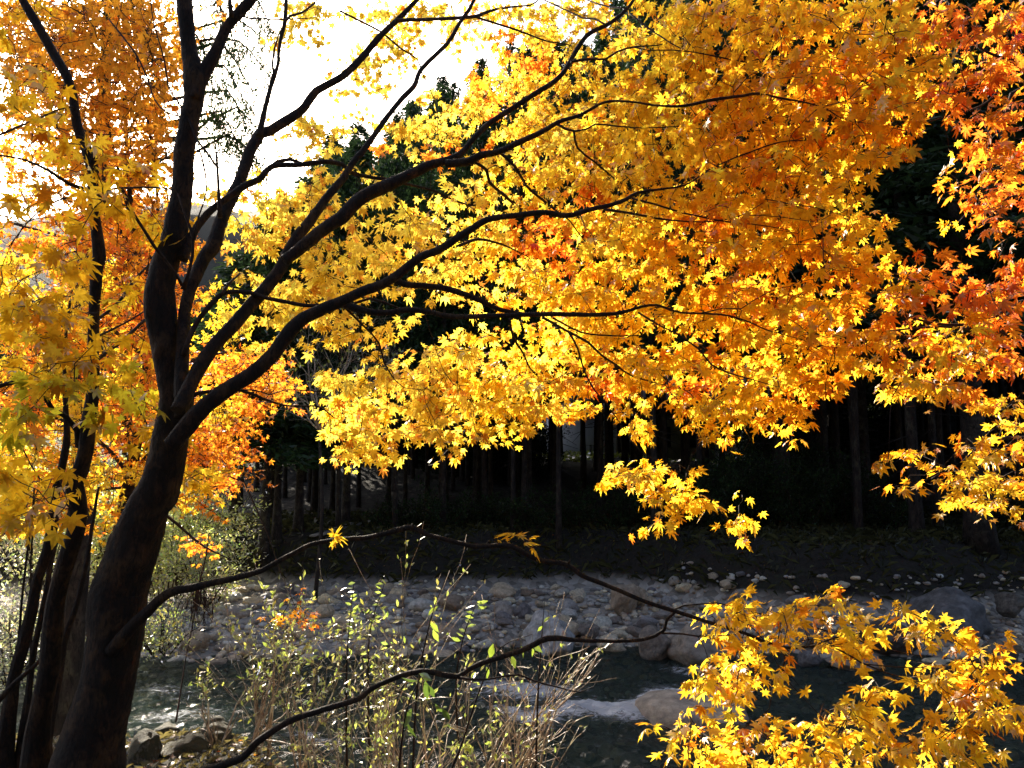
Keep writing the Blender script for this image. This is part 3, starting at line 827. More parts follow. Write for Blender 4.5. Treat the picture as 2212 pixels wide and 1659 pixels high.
MAIN = """
............yy.yyyyyoyyyyYyyYYGGGGGGYYG.....
............yy..yy.yyoyyy.yYYYGGGGGGGYYG....
...............yyy...yooyyyyYYGGGGGGGGYY....
..............yyy...oyyyyyyYYYGGGGGOGGYY....
...............y..yyyoyyyYyYYYGGGGGGGGG.....
............yYy.yyYyyyYYYYYYYYYGGGGGGGG.....
............yYy.oyoooyYYYYYYYYGGGYYYYYY.....
..........yYyy.yy..yyYYYYYYYYYYGGGyYYY......
.........yYYYY.yyyYYYYYYYOYYYYYYYYYYYy......
.........yYYYYyyyYYYYYOOYYYYYGOYYYGGYy......
.........yYYYYYyYYYYYYOOoYYGGGGYYYGGYy......
.........yy.yYYYYYYYYYYYOGYYYYYYGGGGGg......
.........yyYYYYYyyyyyYYYYYYYYYGGYGYGg.......
..........yYYYYy.y..yyYyYYYYYYyYGYGGg.......
...........y.yyyy..yy..yYYYyyYyYYYGGg.......
................yyYYYYYYYYYYYYYYYYYYy.......
..............yYYYYYYYYYYOYYYOOYYYGGy.......
..............YYYYYYYYYYyyyYyYYYYGGy........
..............YYYYYYYYy....y..yyyy..........
..............yYy.yy........................
..........................YYyy..............
..........................y.YYYy............
............................y..y............
............................................
............................................
...................................yyyy.....
..............................yYYYYYYYYy....
.............................yYYYYYYYyyYYo..
..............................YYYy.....yYYG.
..............................YYy....yy.YYGg
.............................yyy...yYyyyYYYy
............................yYYYYyyYYYyYYYy.
............................YYYYYYYYYYYYYYy.
""".split()
def depth_main(X, Y):
    if Y > 1150: return 2.5 - .15 * min(1, max(0, (X - 1500) / 700))
    d = 3.65 - .55 * min(1, max(0, (X - 1100) / 800))
    if Y < 420: d += 1.5 * min(1, (420 - Y) / 200) * min(1, max(0, (1500 - X) / 350))
    return d
lg, tg = Geo(), Geo()
n = foliage(MAIN, depth_main, .0355, 5.8, 6, LEAF7, lg, tg, skel)
print('main maple leaves', n)
# two tufts of curled leaves standing on the arching branch
for X, Y, n_, sz in ((722, 1160, 6, .026), (1085, 1160, 3, .014), (1118, 1160, 3, .030), (1140, 1168, 3, .026)):
    c = at(X, Y, 2.6)
    ax = rng.normal(0, .5, (n_, 3)); ax[:, 2] += .3; ax[:, 0] += .3
    add_leaves(lg, LEAF7, c + rng.normal(0, .012, (n_, 3)), ax, rng.normal(0, 1, (n_, 3)), np.full(n_, sz), tints('Y', n_), 1.1)
lg.build('crown', M_LEAF, maple)
tg.build('twigs', M_TWIG, maple)['kind'] = 'stuff'

# ---- the slim multi-stemmed maple beside it
st = '@02 150,2700,240 190,2000,220 230,1658,190 255,1400,145 290,1200,132 330,1000,128 350,700,120 380,500,110 440,300,110 510,90,104 510,0,112 @01 492,1590,130 482,1480,115 520,1390,95 555,1250,90 565,1100,90 600,880,80 602,700,70 600,500,65 610,300,66 620,100,78 @00 640,1658,80 620,1450,65 600,1250,62 598,1080,78 560,960,66 500,800,56 470,600,56 430,480,64 330,310,58 230,130,58 140,-20,50 20,-250,40'
tr0 = trace(st, 2.95, 2.9)
slim = empty('slim_maple_tree', tuple(tr0[0, :3]), 'slim maple with several thin dark stems beside the leaning trunk, holding large yellow leaves darkened in colour for shade', 'tree')
sk2 = []
limb('trunk', tr0, slim, M_BARK, sk2, 12, .06)
for s, d0, d1 in [
    ('@02 20,2700,160 30,1658,125 60,1300,95 100,1050,80 150,850,78 200,650,76 240,450,64 310,250,70 350,60,70 @01 350,1658,58 370,1500,52 420,1300,50 440,1150,42 432,1000,36 430,750,26 440,500,20 470,280,16', 3.0, 3.3),
    ('@01 515,1230,60 500,1130,38 430,1040,32 340,990,34 290,910,30 200,840,26 100,810,28 0,840,28 -120,880,26', 2.95, 2.7),
    ('@00 600,1245,26 520,1215,26 450,1190,26 330,1110,22 150,1030,14 -40,1000,12', 2.9, 2.6),
    ('@00 620,1245,22 700,1228,18 800,1215,14 1000,1215,12 1110,1230,9', 2.9, 2.7),
    ('@00 598,1060,44 615,1010,38 632,948,36', 2.9, 2.9),
    ('@01 610,690,26 700,615,24 780,560,24 860,490,22 950,405,18', 2.95, 3.3),
    ('@01 610,430,22 760,300,20 880,140,18 960,60,14', 2.95, 3.3),
    ('@01 610,530,18 800,440,14 930,360,10', 2.95, 3.3),
    ('@00 600,1260,16 400,1290,12 220,1400,9 60,1600,7', 2.9, 2.6),
    ('@00 480,690,12 380,710,10 200,790,14 -20,880,16', 2.9, 2.6),
    ('@02 130,1658,90 180,1200,46 220,900,40 300,500,30 340,250,26 @01 560,1400,18 590,1250,12', 3.1, 3.4),
    ('@02 300,1500,70 380,1100,50 430,800,44 500,600,36 560,350,30 600,100,24 @01 640,1500,16', 3.1, 3.4),
    ('@02 60,1658,40 100,1000,20 120,700,16 150,350,14 190,80,14 @01 210,1500,10', 3.1, 3.4),
    ('@02 160,1400,26 200,1000,18 210,600,14 200,300,12 220,60,10', 3.1, 3.4),
    ('@02 250,1200,24 300,800,18 330,400,14 380,180,10', 3.1, 3.4),
    ('@02 -20,1230,36 100,1100,34 230,990,24 300,900,16', 2.9, 3.0),
    ('@01 0,1080,12 120,1200,10 200,1350,9 330,1550,8 400,1650,6', 2.9, 2.8),
]:
    limb('stem', trace(s, d0, d1), slim, M_BARK, sk2, 8, .05)
LEFT = """
............................................
K...........................................
............................................
KK..........................................
KKk.........................................
.kKk........................................
..KKk.......................................
.kkKkkk.....................................
Kk..KKk.....................................
kk.k..KK....................................
kk.k...k....................................
KkKk........................................
KKKk.k......................................
kKKk........................................
kKKKk.k.....................................
nKKKkkk.....................................
kNkNNN......................................
.N..nNn.....................................
.n.k..Kk....................................
kk....k.....................................
KKk.....k...................................
KKkk..k.....................................
kk....kk....................................
""".split()
lg, tg = Geo(), Geo()
n = foliage(LEFT, lambda X, Y: 2.6 if X < 230 else 3.3, .046, 2.6, 5, LEAF7, lg, tg, sk2)
lg.build('crown', M_LEAF, slim); tg.build('twigs', M_TWIG, slim)['kind'] = 'stuff'

# ---- orange maple reaching in from the right
tr0 = np.array([(3.9, 3.4, -1.8, .13), (3.75, 3.45, -.8, .12), (3.6, 3.5, .2, .11), (3.4, 3.5, 1.2, .095), (3.35, 3.4, 2.2, .07), (3.3, 3.4, 3.2, .045)])
right = empty('orange_maple_tree', (3.9, 3.4, -1.8), 'maple whose orange and red sprays reach in over the river from beyond the frame edge', 'tree')
sk3 = []
limb('trunk', tr0, right, M_BARK, sk3, 12, .05)
for s, d0, d1 in [
    ('@F 2420,720,20 2212,650,9 2192,655,8 2150,685,7 2090,700,7 2010,695,6 1960,680,5 1880,665,4 1820,640,2', 3.3, 3.1),
    ('@F 2212,662,7 2120,708,6 2030,706,5 1950,712,4 1860,725,3', 3.2, 3.1),
    ('@F 2400,700,14 2212,728,8 2170,722,6 2130,700,5', 3.3, 3.2),
    ('@F 2420,790,14 2212,745,7 2160,745,5 2140,775,5 2110,800,4 2060,815,2', 3.3, 3.1),
    ('@F 2420,960,16 2212,945,8 2160,950,6 2120,965,5 2080,1000,4', 3.3, 3.1),
    ('@F 2420,1010,14 2212,993,8 2170,1005,6 2120,1030,4 2060,1040,3', 3.3, 3.1),
    ('@F 2420,60,20 2212,125,8 2140,115,6 2105,90,5 2075,45,4 2040,-20,4', 3.4, 3.2),
    ('@F 2420,150,14 2212,190,8 2180,220,6 2140,290,5 2140,340,3', 3.4, 3.2),
    ('@F 2420,300,12 2212,180,5 2120,230,4 2040,255,3 1980,270,2', 3.4, 3.2),
    ('@F 2420,420,12 2212,420,5 2150,450,4 2080,470,2', 3.4, 3.2),
]:
    limb('branch', trace(s, d0, d1), right, M_TWIG, sk3, 6, .04)
RIGHT = [' ' * 39 + 'YOOOO', ' ' * 39 + 'yRROR', ' ' * 39 + '.yYoo', ' ' * 39 + '.ooOo', ' ' * 39 + '.oooo', ' ' * 39 + '.ooOO', ' ' * 39 + '.yyOO', ' ' * 39 + '..YOO',
         ' ' * 39 + '..oOr', ' ' * 39 + '..yOo', ' ' * 39 + '....o', ' ' * 36 + 'ogGooror', ' ' * 36 + 'GGGOORRO', ' ' * 36 + 'GGOOOGOO', ' ' * 36 + 'YGGOGYOO', ' ' * 36 + 'yYGYOYOo',
         ' ' * 36 + '..YYGoo.', ' ' * 36 + '...y..yG', ' ' * 36 + '......YY', ' ' * 36 + '.oGGGGYG', ' ' * 36 + '..gGGYYG', ' ' * 36 + '.....yYY']
lg, tg = Geo(), Geo()
n = foliage(RIGHT, lambda X, Y: 3.1, .037, 3.7, 6, LEAF7, lg, tg, sk3, sunface=.45)
lg.build('crown', M_LEAF, right); tg.build('twigs', M_TWIG, right)['kind'] = 'stuff'

# ---- orange maple behind, over the river
tr0 = trace('@F 215,1700,46 222,1560,40 232,1400,34 250,1200,30 285,1000,26 312,850,22 320,700,18 300,560,14 280,420,10 270,250,7', 6.2, 6.8)
tr0[0, 2] = -2.0
back = empty('amber_maple_tree', tuple(tr0[0, :3]), 'amber leaved maple with fine foliage behind the leaning trunk, against the white sky', 'tree')
sk4 = []
limb('trunk', tr0, back, M_BARK, sk4, 10, .05)
for s in ['312,1100,14 260,1000,10 180,930,8 60,880,6 -40,860,4', '308,1000,14 400,900,10 480,850,8 560,820,5 620,810,3', '316,950,12 380,980,8 450,1010,6 520,1040,3',
          '315,1080,10 380,1130,7 440,1180,5 500,1210,3', '318,720,14 250,600,9 150,520,7 20,480,5', '312,620,12 340,480,8 330,330,6 300,150,5 280,0,4', '300,560,10 200,400,8 120,260,6 60,80,4',
          '322,780,10 220,700,8 100,680,6 0,660,4', '290,500,8 240,300,6 200,100,5 180,-30,4', '320,830,10 420,780,7 500,760,4 580,760,3', '306,1050,9 200,1060,6 80,1080,4', '285,440,7 180,300,5 60,220,4 -30,160,3',
          '314,660,9 380,560,6 400,500,4', '270,300,6 330,180,4 350,80,3', '300,560,6 180,540,5 60,580,4', '310,900,8 200,830,6 100,790,5 0,760,3']:
    limb('branch', trace('@F ' + s, 6.5, 6.8), back, M_TWIG, sk4, 5, .04, .08)
BACK = """
OGOOoOOo.o..................................
OOOOOOOo....................................
OOOOOOOO....................................
oOOOOOOo....................................
oOOOOOOo....................................
oOoOOoOo....................................
ooOOOOOo....................................
oooOoOOo....................................
.ooooOoo....................................
o.OoOOO.....................................
oOooOOOO....................................
YyoYYOOO....................................
YyoYYOOO.y..................................
oYYYOOOo.y..................................
OOOYYOOY.yy.................................
YOYOOYOOoOOo................................
OYYOYYOOoOOOo...............................
OOYYOOOYOYOo................................
YOoYYooYOOo.................................
YYoYooyOOOo.................................
YYOYYoYYYOo.................................
YyOYoyyyo...................................
yyooyo......................................
........o...................................
............................................
............................................
............o...............................
""".split()
lg, tg = Geo(), Geo()
BACK = [row.replace('O', 'A').replace('o', 'a') if i < 9 else row for i, row in enumerate(BACK)]
n = foliage(BACK, lambda X, Y: 6.4 + 1.1 * math.sin(X * .31 + Y * .23), .040, 5.8, 7, LEAF5, lg, tg, sk4, spray=.16, twig_r=.003)
print('back maple leaves', n)
lg.build('crown', M_FARLEAF, back); tg.build('twigs', M_TWIG, back)['kind'] = 'stuff'

# ------------------------------------------------------------------ cedar forest
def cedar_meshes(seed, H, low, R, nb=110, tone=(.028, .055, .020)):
    r = np.random.default_rng(seed)
    g = Geo()
    z = np.linspace(-.6, H, 14)
    rad = .17 * (H / 18) * (1 - (z.clip(0) / H) ** 1.1 * .93) + .10 * np.exp(-(z.clip(0)) * 2.2)
    tube(g, np.column_stack((r.normal(0, .02, 14).cumsum() * .6, r.normal(0, .02, 14).cumsum() * .6, z, rad)), 9, .05)
    for k in range(26):                       # dead snags below the crown
        zz = r.uniform(1.5, low + 2); a = r.uniform(0, 6.3); L = r.uniform(.3, 1.1)
        p = np.array((0, 0, zz)); q = p + np.array((math.cos(a) * L, math.sin(a) * L, r.uniform(-.35, .1)))
        tube(g, np.array([(*p, .014), (*q, .005)]), 3)
    trunk = g.mesh('trunk', M_CEDAR_BARK, True)
    g = Geo()
    tris_v, cols = [], []
    for k in range(nb):
        t = (k + r.random()) / nb
        zz = low + (H - low) * t
        L = R * (1 - t) ** .75 * r.uniform(.65, 1.15) + .15
        a = k * 2.4 + r.normal(0, .3)
        d = np.array((math.cos(a), math.sin(a), 0))
        m = int(9 + L * 9)
        s = np.sqrt(r.random(m)) * L
        drop = -.28 * (s / max(L, .1)) ** 1.6 * L + .12 * s
        P = np.array((0, 0, zz)) + d * s[:, None] + np.stack((np.zeros(m), np.zeros(m), drop), 1)
        P += r.normal(0, .10 + .10 * L / R, (m, 3)) * (1, 1, .6)
        for rep in range(3):
            A = d * .6 + r.normal(0, .55, (m, 3)); A[:, 2] -= .35
            A /= np.linalg.norm(A, axis=1)[:, None]
            W = np.cross(A, r.normal(0, 1, (m, 3))); W /= np.linalg.norm(W, axis=1)[:, None]
            l = r.uniform(.16, .42, m)[:, None]; w = r.uniform(.03, .075, m)[:, None]
            B = P + r.normal(0, .07, (m, 3))
            tris_v.append(np.stack((B - W * w, B + W * w, B + A * l), 1))
            c = np.array(tone) * r.uniform(.55, 1.5, m)[:, None]
            cols.append(np.repeat(c, 3, axis=0))
        tube(g, np.array([(0, 0, zz, .022 * (1 - t) + .006), (*(np.array((0, 0, zz)) + d * L * .5 + (0, 0, .05 * L)), .012 * (1 - t) + .004), (*(np.array((0, 0, zz)) + d * L * .95 + (0, 0, -.16 * L)), .004)]), 3, col=(.03, .025, .018))
    V = np.concatenate(tris_v).reshape(-1, 3)
    g.add(V, [np.arange(len(V)).reshape(-1, 3)], np.concatenate(cols))
    return trunk, g.mesh('crown', M_NEEDLE)
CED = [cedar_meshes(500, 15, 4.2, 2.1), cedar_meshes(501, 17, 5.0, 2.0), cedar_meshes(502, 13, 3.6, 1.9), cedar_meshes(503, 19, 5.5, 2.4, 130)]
def cedar(x, y, k, s, sz=None, label=None, group=None, wide=1.0):
    z = float(height(x, y))
    root = empty('cedar_tree', (x, y, z), label or 'tall straight cedar standing among the many dark trunks of the shaded forest', 'tree',
                 group)
    root.rotation_euler = (random.uniform(-.015, .015), random.uniform(-.015, .015), random.uniform(0, 6.3))
    root.scale = (s * wide, s * wide, sz or s)
    for nm, me in zip(('trunk', 'crown'), CED[k]):
        o = bpy.data.objects.new(nm, me); C.objects.link(o); o.parent = root
    return root
pts = []
def free(x, y, dmin):
    return all((x - a) ** 2 + (y - b) ** 2 > dmin * dmin for a, b in pts)
def ceiling(X):        # how high (elevation tangent) the skyline of the wood may rise in each direction
    return np.interp(X, [-900, 0, 250, 420, 560, 700, 800, 900, 1010, 1150, 1300, 1500, 3200], [.17, .17, .17, .19, .31, .40, .43, .46, .50, .56, .64, .75, .9])
SPECIAL = [  # px of the trunk, depth, kind, scale, width factor, label
    (1682, 21.0, 3, .95, 1.3, 'thick cedar with a pale scaly trunk at the forest edge beside the white house wall'),
    (2105, 17.6, 3, 1.05, 1.5, 'massive cedar with flared roots at the forest edge behind the big dark boulder'),
    (1968, 18.6, 1, 1.0, .9, 'twin trunked looking cedar standing to the near side of the massive cedar'),
    (1860, 24.0, 3, 1.0, 1.3, 'broad black cedar trunk in front of the yellow lit tree'),
    (577, 19.5, 0, .8, 1.1, 'cedar with greyish trunk, first of the close pair above the stone bar'),
    (604, 19.9, 2, .9, .9, 'slimmer cedar, second of the close pair above the stone bar'),
    (650, 20.4, 1, .8, .9, 'straight cedar just past the close pair above the stone bar'),
    (750, 21.5, 0, .85, .9, 'lone slender cedar behind the rising part of the arching branch'),
    (510, 20.5, 2, .9, 1.0, 'cedar trunk half covered by the orange maple sprays'),
]
for X, y, k, s, w, lab in SPECIAL:
    x = (X - 1106) / F * y
    pts.append((x, y))
    sz = min(s, (float(ceiling(X)) * y - float(height(x, y))) / (15, 17, 13, 19)[k])
    cedar(x, y, k, s, sz, lab, None, w)
GAPS = [(1226, 1250), (1262, 1280), (1566, 1586), (1606, 1650), (1868, 1920), (538, 552), (1388, 1400), (1440, 1470)]
n_c = 0
tries = 0
while n_c < 262 and tries < 20000:
    tries += 1
    y = random.uniform(19.6, 43.5)
    x = random.uniform(-.80 * y, .82 * y)
    X = 1106 + F * x / y
    if not free(x, y, .88 + .010 * (y - 19)): continue
    if any(a - 4 < X < b + 4 for a, b in GAPS): continue
    if X < 520 and y < 35: continue
    k = random.randrange(4)
    Hk = (15, 17, 13, 19)[k]
    top = float(ceiling(X)) * y * random.uniform(.82, 1.04)
    base_z = float(height(x, y))
    s = (top - base_z) / Hk
    s = min(max(s, .36), 1.35)
    pts.append((x, y)); n_c += 1
    cedar(x, y, k, max(.7, s * .9), s, None, 'cedars of the shaded forest across the river', .66)
print('cedars', n_c)
# the wooded slope beyond the clearing
n_h = 0; tries = 0
while n_h < 120 and tries < 9000:
    tries += 1
    y = random.uniform(58, 104)
    x = random.uniform(-.85 * y, .85 * y)
    if not free(x, y, 3.4): continue
    X = 1106 + F * x / y
    top = float(ceiling(X)) * y * random.uniform(.85, 1.06)
    base_z = float(height(x, y))
    k = random.randrange(4); Hk = (15, 17, 13, 19)[k]
    s = (top - base_z) / Hk
    if s < .35: continue
    s = min(s, 1.7)
    pts.append((x, y)); n_h += 1
    cedar(x, y, k, max(s, 1.1) * 1.25, s, 'cedar on the wooded slope rising behind the forest and the house', 'cedars of the far wooded slope')
print('slope cedars', n_h)

# cedar with hanging green sprays near the trunk fork, standing on the near bank further up the river
def hanging_cedar():
    x, y = -5.2, 9.6
    root = empty('cedar_tree', (x, y, float(height(x, y))), 'cedar with drooping sprays hanging against the white sky beside the forked stem', 'tree')
    g = Geo()
    Hh = 11.0
    tube(g, np.array([(x - .1, y, -4.2, .19), (x, y, -1, .15), (x + .05, y, 3, .11), (x, y, 7.2, .03)]), 8, .05)
    g.build('trunk', M_CEDAR_BARK, root, smooth=True)
    g = Geo()
    r = np.random.default_rng(5)
    spec = []
    for (X0, Y0, X1, Y1, dd) in [(380, 40, 470, 215, 8.6), (400, -60, 520, 130, 8.4), (415, 90, 555, 215, 8.5), (430, 150, 535, 235, 8.2), (300, -20, 250, 130, 9.2), (300, 20, 330, 160, 9.2), (260, -30, 180, 120, 9.4), (330, 200, 350, 300, 9.0),
                                 (300, 250, 380, 330, 9), (200, 60, 60, 170, 9.6), (150, 100, 30, 210, 9.6), (420, -40, 575, 60, 8.8), (260, 150, 240, 260, 9.3), (470, -60, 600, 90, 8.6), (310, -80, 300, 90, 9), (230, -60, 130, 40, 9.4), (190, -60, 100, 30, 9.5),
                                 (420, 290, 500, 300, 8.6), (430, 250, 520, 330, 8.4), (420, 330, 560, 350, 8.4), (440, 300, 590, 400, 8.8), (440, 100, 590, 175, 8.6), (430, 60, 600, 120, 8.9), (440, 200, 540, 290, 8.5), (450, 260, 570, 300, 8.7), (100, -40, 10, 60, 9.4), (120, 30, 60, 120, 9.7), (350, 130, 330, 240, 9.1), (60, 150, 20, 250, 9.6), (280, 60, 360, 150, 9.2), (240, 90, 290, 210, 9.3)]:
        spec.append((at(X0, Y0, dd), at(X1, Y1, dd - .3)))
    tv, cs = [], []
    for a, b in spec:
        stem0 = np.array((x, y, min(a[2] + .4, 7.0)))
        mid = (a + b) / 2 + np.array((0, 0, .25))
        tube(g, catmull(np.array([(*stem0, .03), (*a, .018), (*mid, .012), (*b, .004)]), .2), 4, col=(.03, .025, .018))
        L = np.linalg.norm(b - a)
        for k in range(int(L * 60)):
            t = r.random() ** .8
            p = a * (1 - t) + b * t + np.array((0, 0, .25 * math.sin(t * 3.14)))
            hang = r.uniform(.12, .40)
            drift = r.normal(0, .10, 3)
            for q in range(9):
                c = p + drift * (q / 9) + np.array((0, 0, -hang * q / 9)) + r.normal(0, .03, 3)
                A = r.normal(0, .5, 3) + np.array((0, 0, -.9)); A /= np.linalg.norm(A)
                W = np.cross(A, r.normal(0, 1, 3)); W /= np.linalg.norm(W)
                tv.append((c - W * .007, c + W * .007, c + A * r.uniform(.04, .11)))
                cs.append(np.array((.05, .085, .025)) * r.uniform(.6, 1.4))
    V = np.array(tv).reshape(-1, 3)
    g.add(V, [np.arange(len(V)).reshape(-1, 3)], np.repeat(np.array(cs), 3, axis=0))
    g.build('crown', M_NEEDLE, root)
hanging_cedar()

# ------------------------------------------------------------------ the house beyond the forest
def flat_mat(name, col, rough=.7, sc=6, var=.15, metal=0):
    m, nt, out = new_mat(name)
    b = nd(nt, 'ShaderNodeBsdfPrincipled', Roughness=rough, Metallic=metal)
    n = noise(nt, sc, 6, .6)
    r = ramp(nt, [(.3, tuple(c * (1 - var) for c in col)), (.7, tuple(min(1, c * (1 + var)) for c in col))])
    nt.links.new(n.outputs['Fac'], r.inputs['Fac'])
    nt.links.new(r.outputs[0], b.inputs['Base Color'])
    nt.links.new(b.outputs[0], out.inputs[0])
    return m
def box(g, x0, x1, y0, y1, z0, z1):
    v = [(x0, y0, z0), (x1, y0, z0), (x1, y1, z0), (x0, y1, z0), (x0, y0, z1), (x1, y0, z1), (x1, y1, z1), (x0, y1, z1)]
    g.add(v, [np.array([(0, 3, 2, 1), (4, 5, 6, 7), (0, 1, 5, 4), (1, 2, 6, 5), (2, 3, 7, 6), (3, 0, 4, 7)])])
HY = 46.0
hz = float(height(9, HY)) 
house = empty('house', (9.0, HY, hz), 'long low house with white and beige walls glimpsed between the dark trunks', 'house')
M_WHITE = flat_mat('white_plaster', (.80, .82, .86), .6, 2, .05)
M_BEIGE = flat_mat('beige_wall', (.36, .33, .22), .7, 2, .1)
M_ROOF = flat_mat('roof_tiles', (.07, .07, .08), .5, 8, .3)
M_WOOD = flat_mat('weathered_wood', (.20, .19, .18), .8, 14, .35)
x0, x1 = (1190 - 1106) / F * HY, (1700 - 1106) / F * HY
g = Geo(); box(g, x0, x0 + 5.0, HY, HY + 6, hz - 1, hz + 3.6); g.build('wall', M_WHITE, house)
g = Geo(); box(g, x0 + 5.003, x0 + 9.6, HY + .15, HY + 6, hz - 1, hz + 3.2); g.build('wall', M_BEIGE, house)
g = Geo(); box(g, x0 + 9.603, x1, HY - .3, HY + 6, hz - 1, hz + 3.6); g.build('wall', M_WHITE, house)
g = Geo()
ym, zt = HY + 3, hz + 5.6
v = [(x0 - .5, HY - 1.1, hz + 3.5), (x1 + .5, HY - 1.1, hz + 3.5), (x1 + .5, ym, zt), (x0 - .5, ym, zt), (x0 - .5, HY + 7, hz + 3.5), (x1 + .5, HY + 7, hz + 3.5),
     (x0 - .5, HY - 1.1, hz + 3.7), (x1 + .5, HY - 1.1, hz + 3.7), (x1 + .5, ym, zt + .25), (x0 - .5, ym, zt + .25), (x0 - .5, HY + 7, hz + 3.7), (x1 + .5, HY + 7, hz + 3.7)]
g.add(v, [np.array([(0, 1, 2, 3), (3, 2, 5, 4), (6, 9, 8, 7), (9, 10, 11, 8), (0, 6, 7, 1), (4, 5, 11, 10), (0, 3, 9, 6), (3, 4, 10, 9), (1, 7, 8, 2), (2, 8, 11, 5)])])
g.build('roof', M_ROOF, house)
M_GLASS = flat_mat('dark_glass', (.03, .035, .04), .15, 2, .1)
for wx0 in (x0 + 5.6, x0 + 7.6):
    g = Geo(); box(g, wx0, wx0 + 1.4, HY + .10, HY + .147, hz + 1.0, hz + 2.2)
    w = g.build('window', M_GLASS, house)
# strip of garden grass and low timber rail in front of the house
rail = empty('guard_rail', (x0 + 6, HY - 3, float(height(9, HY - 3))), 'low timber rail along the grass in front of the white house wall', 'railing')
g = Geo()
for k in range(9):
    xx = x0 + k * 2.0
    zz = float(height(xx, HY - 3)); box(g, xx - .05, xx + .05, HY - 3.05, HY - 2.95, zz - .2, zz + .62)
zz = max(float(height(x0 + k * 2, HY - 3)) for k in range(9))
box(g, x0 - .3, x0 + 16.4, HY - 3.08, HY - 3.053, zz + .42, zz + .52)
g.build('rail', M_WOOD, rail)

# ------------------------------------------------------------------ broad-leaved bushes
def bush(name, label, X, Yb, d, W, H, n_leaf, size, col, nst=14, group=None, mat=None, tmpl=OVAL, depth=None, stemcol=None, seed=0, cat='bush', dens=.5, up=.2, zb=None):
    """a dome of leaves carried by real stems; X px of centre, Yb foot px"""
    r = np.random.default_rng(seed + 900)
    c = at(X, Yb, d)
    zb = float(height(c[0], c[1])) if zb is None else zb
    c[2] = zb
    root = empty(name, tuple(c), label, cat, group)
    gs, gl = Geo(), Geo()
    dp = depth or W
    ends = []
    for k in range(nst):
        a = r.uniform(0, 6.3); q = math.sqrt(r.random())
        tip = c + np.array((math.cos(a) * q * W * .5, math.sin(a) * q * dp * .5, H * (1 - .45 * q * q) * r.uniform(.75, 1.05)))
        b = c + np.array((math.cos(a) * q * W * .12, math.sin(a) * q * dp * .12, -.06))
        m = (b + tip) / 2 + np.array((0, 0, H * .12)) + r.normal(0, .06 * W, 3)
        P = catmull(np.array([(*b, .014), (*m, .010), (*tip, .003)]), .12)
        tube(gs, P, 5)
        for t in np.linspace(.3, 1, 7):
            o = P[int(t * (len(P) - 1)), :3]
            for z_ in range(2):
                e = o + r.normal(0, .16 * W / 1.5, 3) + np.array((0, 0, .10))
                tube(gs, np.array([(*o, .004), (*((o + e) / 2 + r.normal(0, .02, 3)), .003), (*e, .0015)]), 3)
                ends.append((o, e))
    n_e = len(ends)
    E = np.array(ends)
    i = r.integers(0, n_e, n_leaf)
    t = r.uniform(.2, 1.15, n_leaf)[:, None]
    P = E[i, 0] * (1 - t) + E[i, 1] * t + r.normal(0, .05 * W / 1.5, (n_leaf, 3))
    A = (E[i, 1] - E[i, 0]); A = A / (np.linalg.norm(A, axis=1)[:, None] + 1e-6) * .6 + r.normal(0, .6, (n_leaf, 3)); A[:, 2] += up
    N = np.array((0, 0, .5)) + np.array(SUN) * .5 + r.normal(0, .55, (n_leaf, 3))
    cc = np.array(col) * r.uniform(.6, 1.3, n_leaf)[:, None] * (1 + r.normal(0, .12, (n_leaf, 3)))
    add_leaves(gl, tmpl, P, A, N, size * r.uniform(.6, 1.25, n_leaf), np.clip(cc, .005, .95), .2)
    gs.build('stems', stemcol or M_TWIG, root)
    gl.build('leaves', mat or M_GREEN, root)
    return root
YG = (.74, .78, .22)
LB = [
    ('pale green bush glittering in the sun behind the lowest part of the leaning trunk', 370, 1290, 17.4, 3.4, 3.0, 6600, .10, YG, 20),
    ('yellow green bush leaning over the river between the leaning trunk and the hanging dead twigs', 440, 1290, 16.4, 2.1, 1.9, 2600, .08, YG, 12),
    ('sunlit bush seen between the slim maple stems', 240, 1290, 17.8, 3.6, 3.3, 6600, .10, YG, 20),
    ('tall pale bush beyond the outermost slim stems', 90, 1290, 17.0, 4.2, 3.5, 7800, .10, (.76, .76, .28), 20),
    ('low silvery bush at the waterside under the outermost slim stems', 40, 1430, 11.8, 2.4, 1.25, 3400, .06, (.78, .78, .34), 16),
    ('low bush drooping to the water just past the leaning trunk', 350, 1372, 13.2, 1.6, .75, 1500, .06, (.62, .64, .16), 10),
    ('low silvery bush between the slim stems and the water', 150, 1425, 12.3, 2.2, 1.2, 2800, .06, (.78, .78, .34), 14),
]
for i, (lab, X, Yb, d, W, H, n, s, c, ns) in enumerate(LB):
    zb = None
    p = at(X, Yb, d)
    bush('bush', lab, X, Yb, d, W, H, n, s, c, ns, seed=i, zb=max(float(height(p[0], p[1])), p[2] - .25))
# dark shrubs of the far bank
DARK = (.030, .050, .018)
UN = [(1550, 1290, 19.6, 2.6, 1.9), (1640, 1275, 20.2, 2.8, 2.4), (1740, 1290, 19.4, 2.2, 1.6), (1460, 1280, 20.4, 2.2, 1.6), (1830, 1270, 20.5, 2.6, 2.0), (1250, 1270, 20.4, 2.2, 1.0), (1130, 1275, 20, 2.0, .8),
      (960, 1265, 20.4, 2.2, .9), (850, 1262, 20.5, 1.8, .7), (1360, 1275, 20.1, 2.0, 1.1), (2190, 1285, 19.5, 2.2, 1.5), (1930, 1290, 19.6, 1.6, 1.1), (1700, 1240, 22.5, 3, 3.2), (1040, 1262, 20.8, 2.0, .9)]
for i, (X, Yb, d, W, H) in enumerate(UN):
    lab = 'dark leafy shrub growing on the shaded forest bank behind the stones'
    bush('shrub', lab, X, Yb, d, W, H, int(900 * W * H), .09, DARK, 10, 'dark shrubs of the far bank', M_NEEDLE, seed=40 + i)
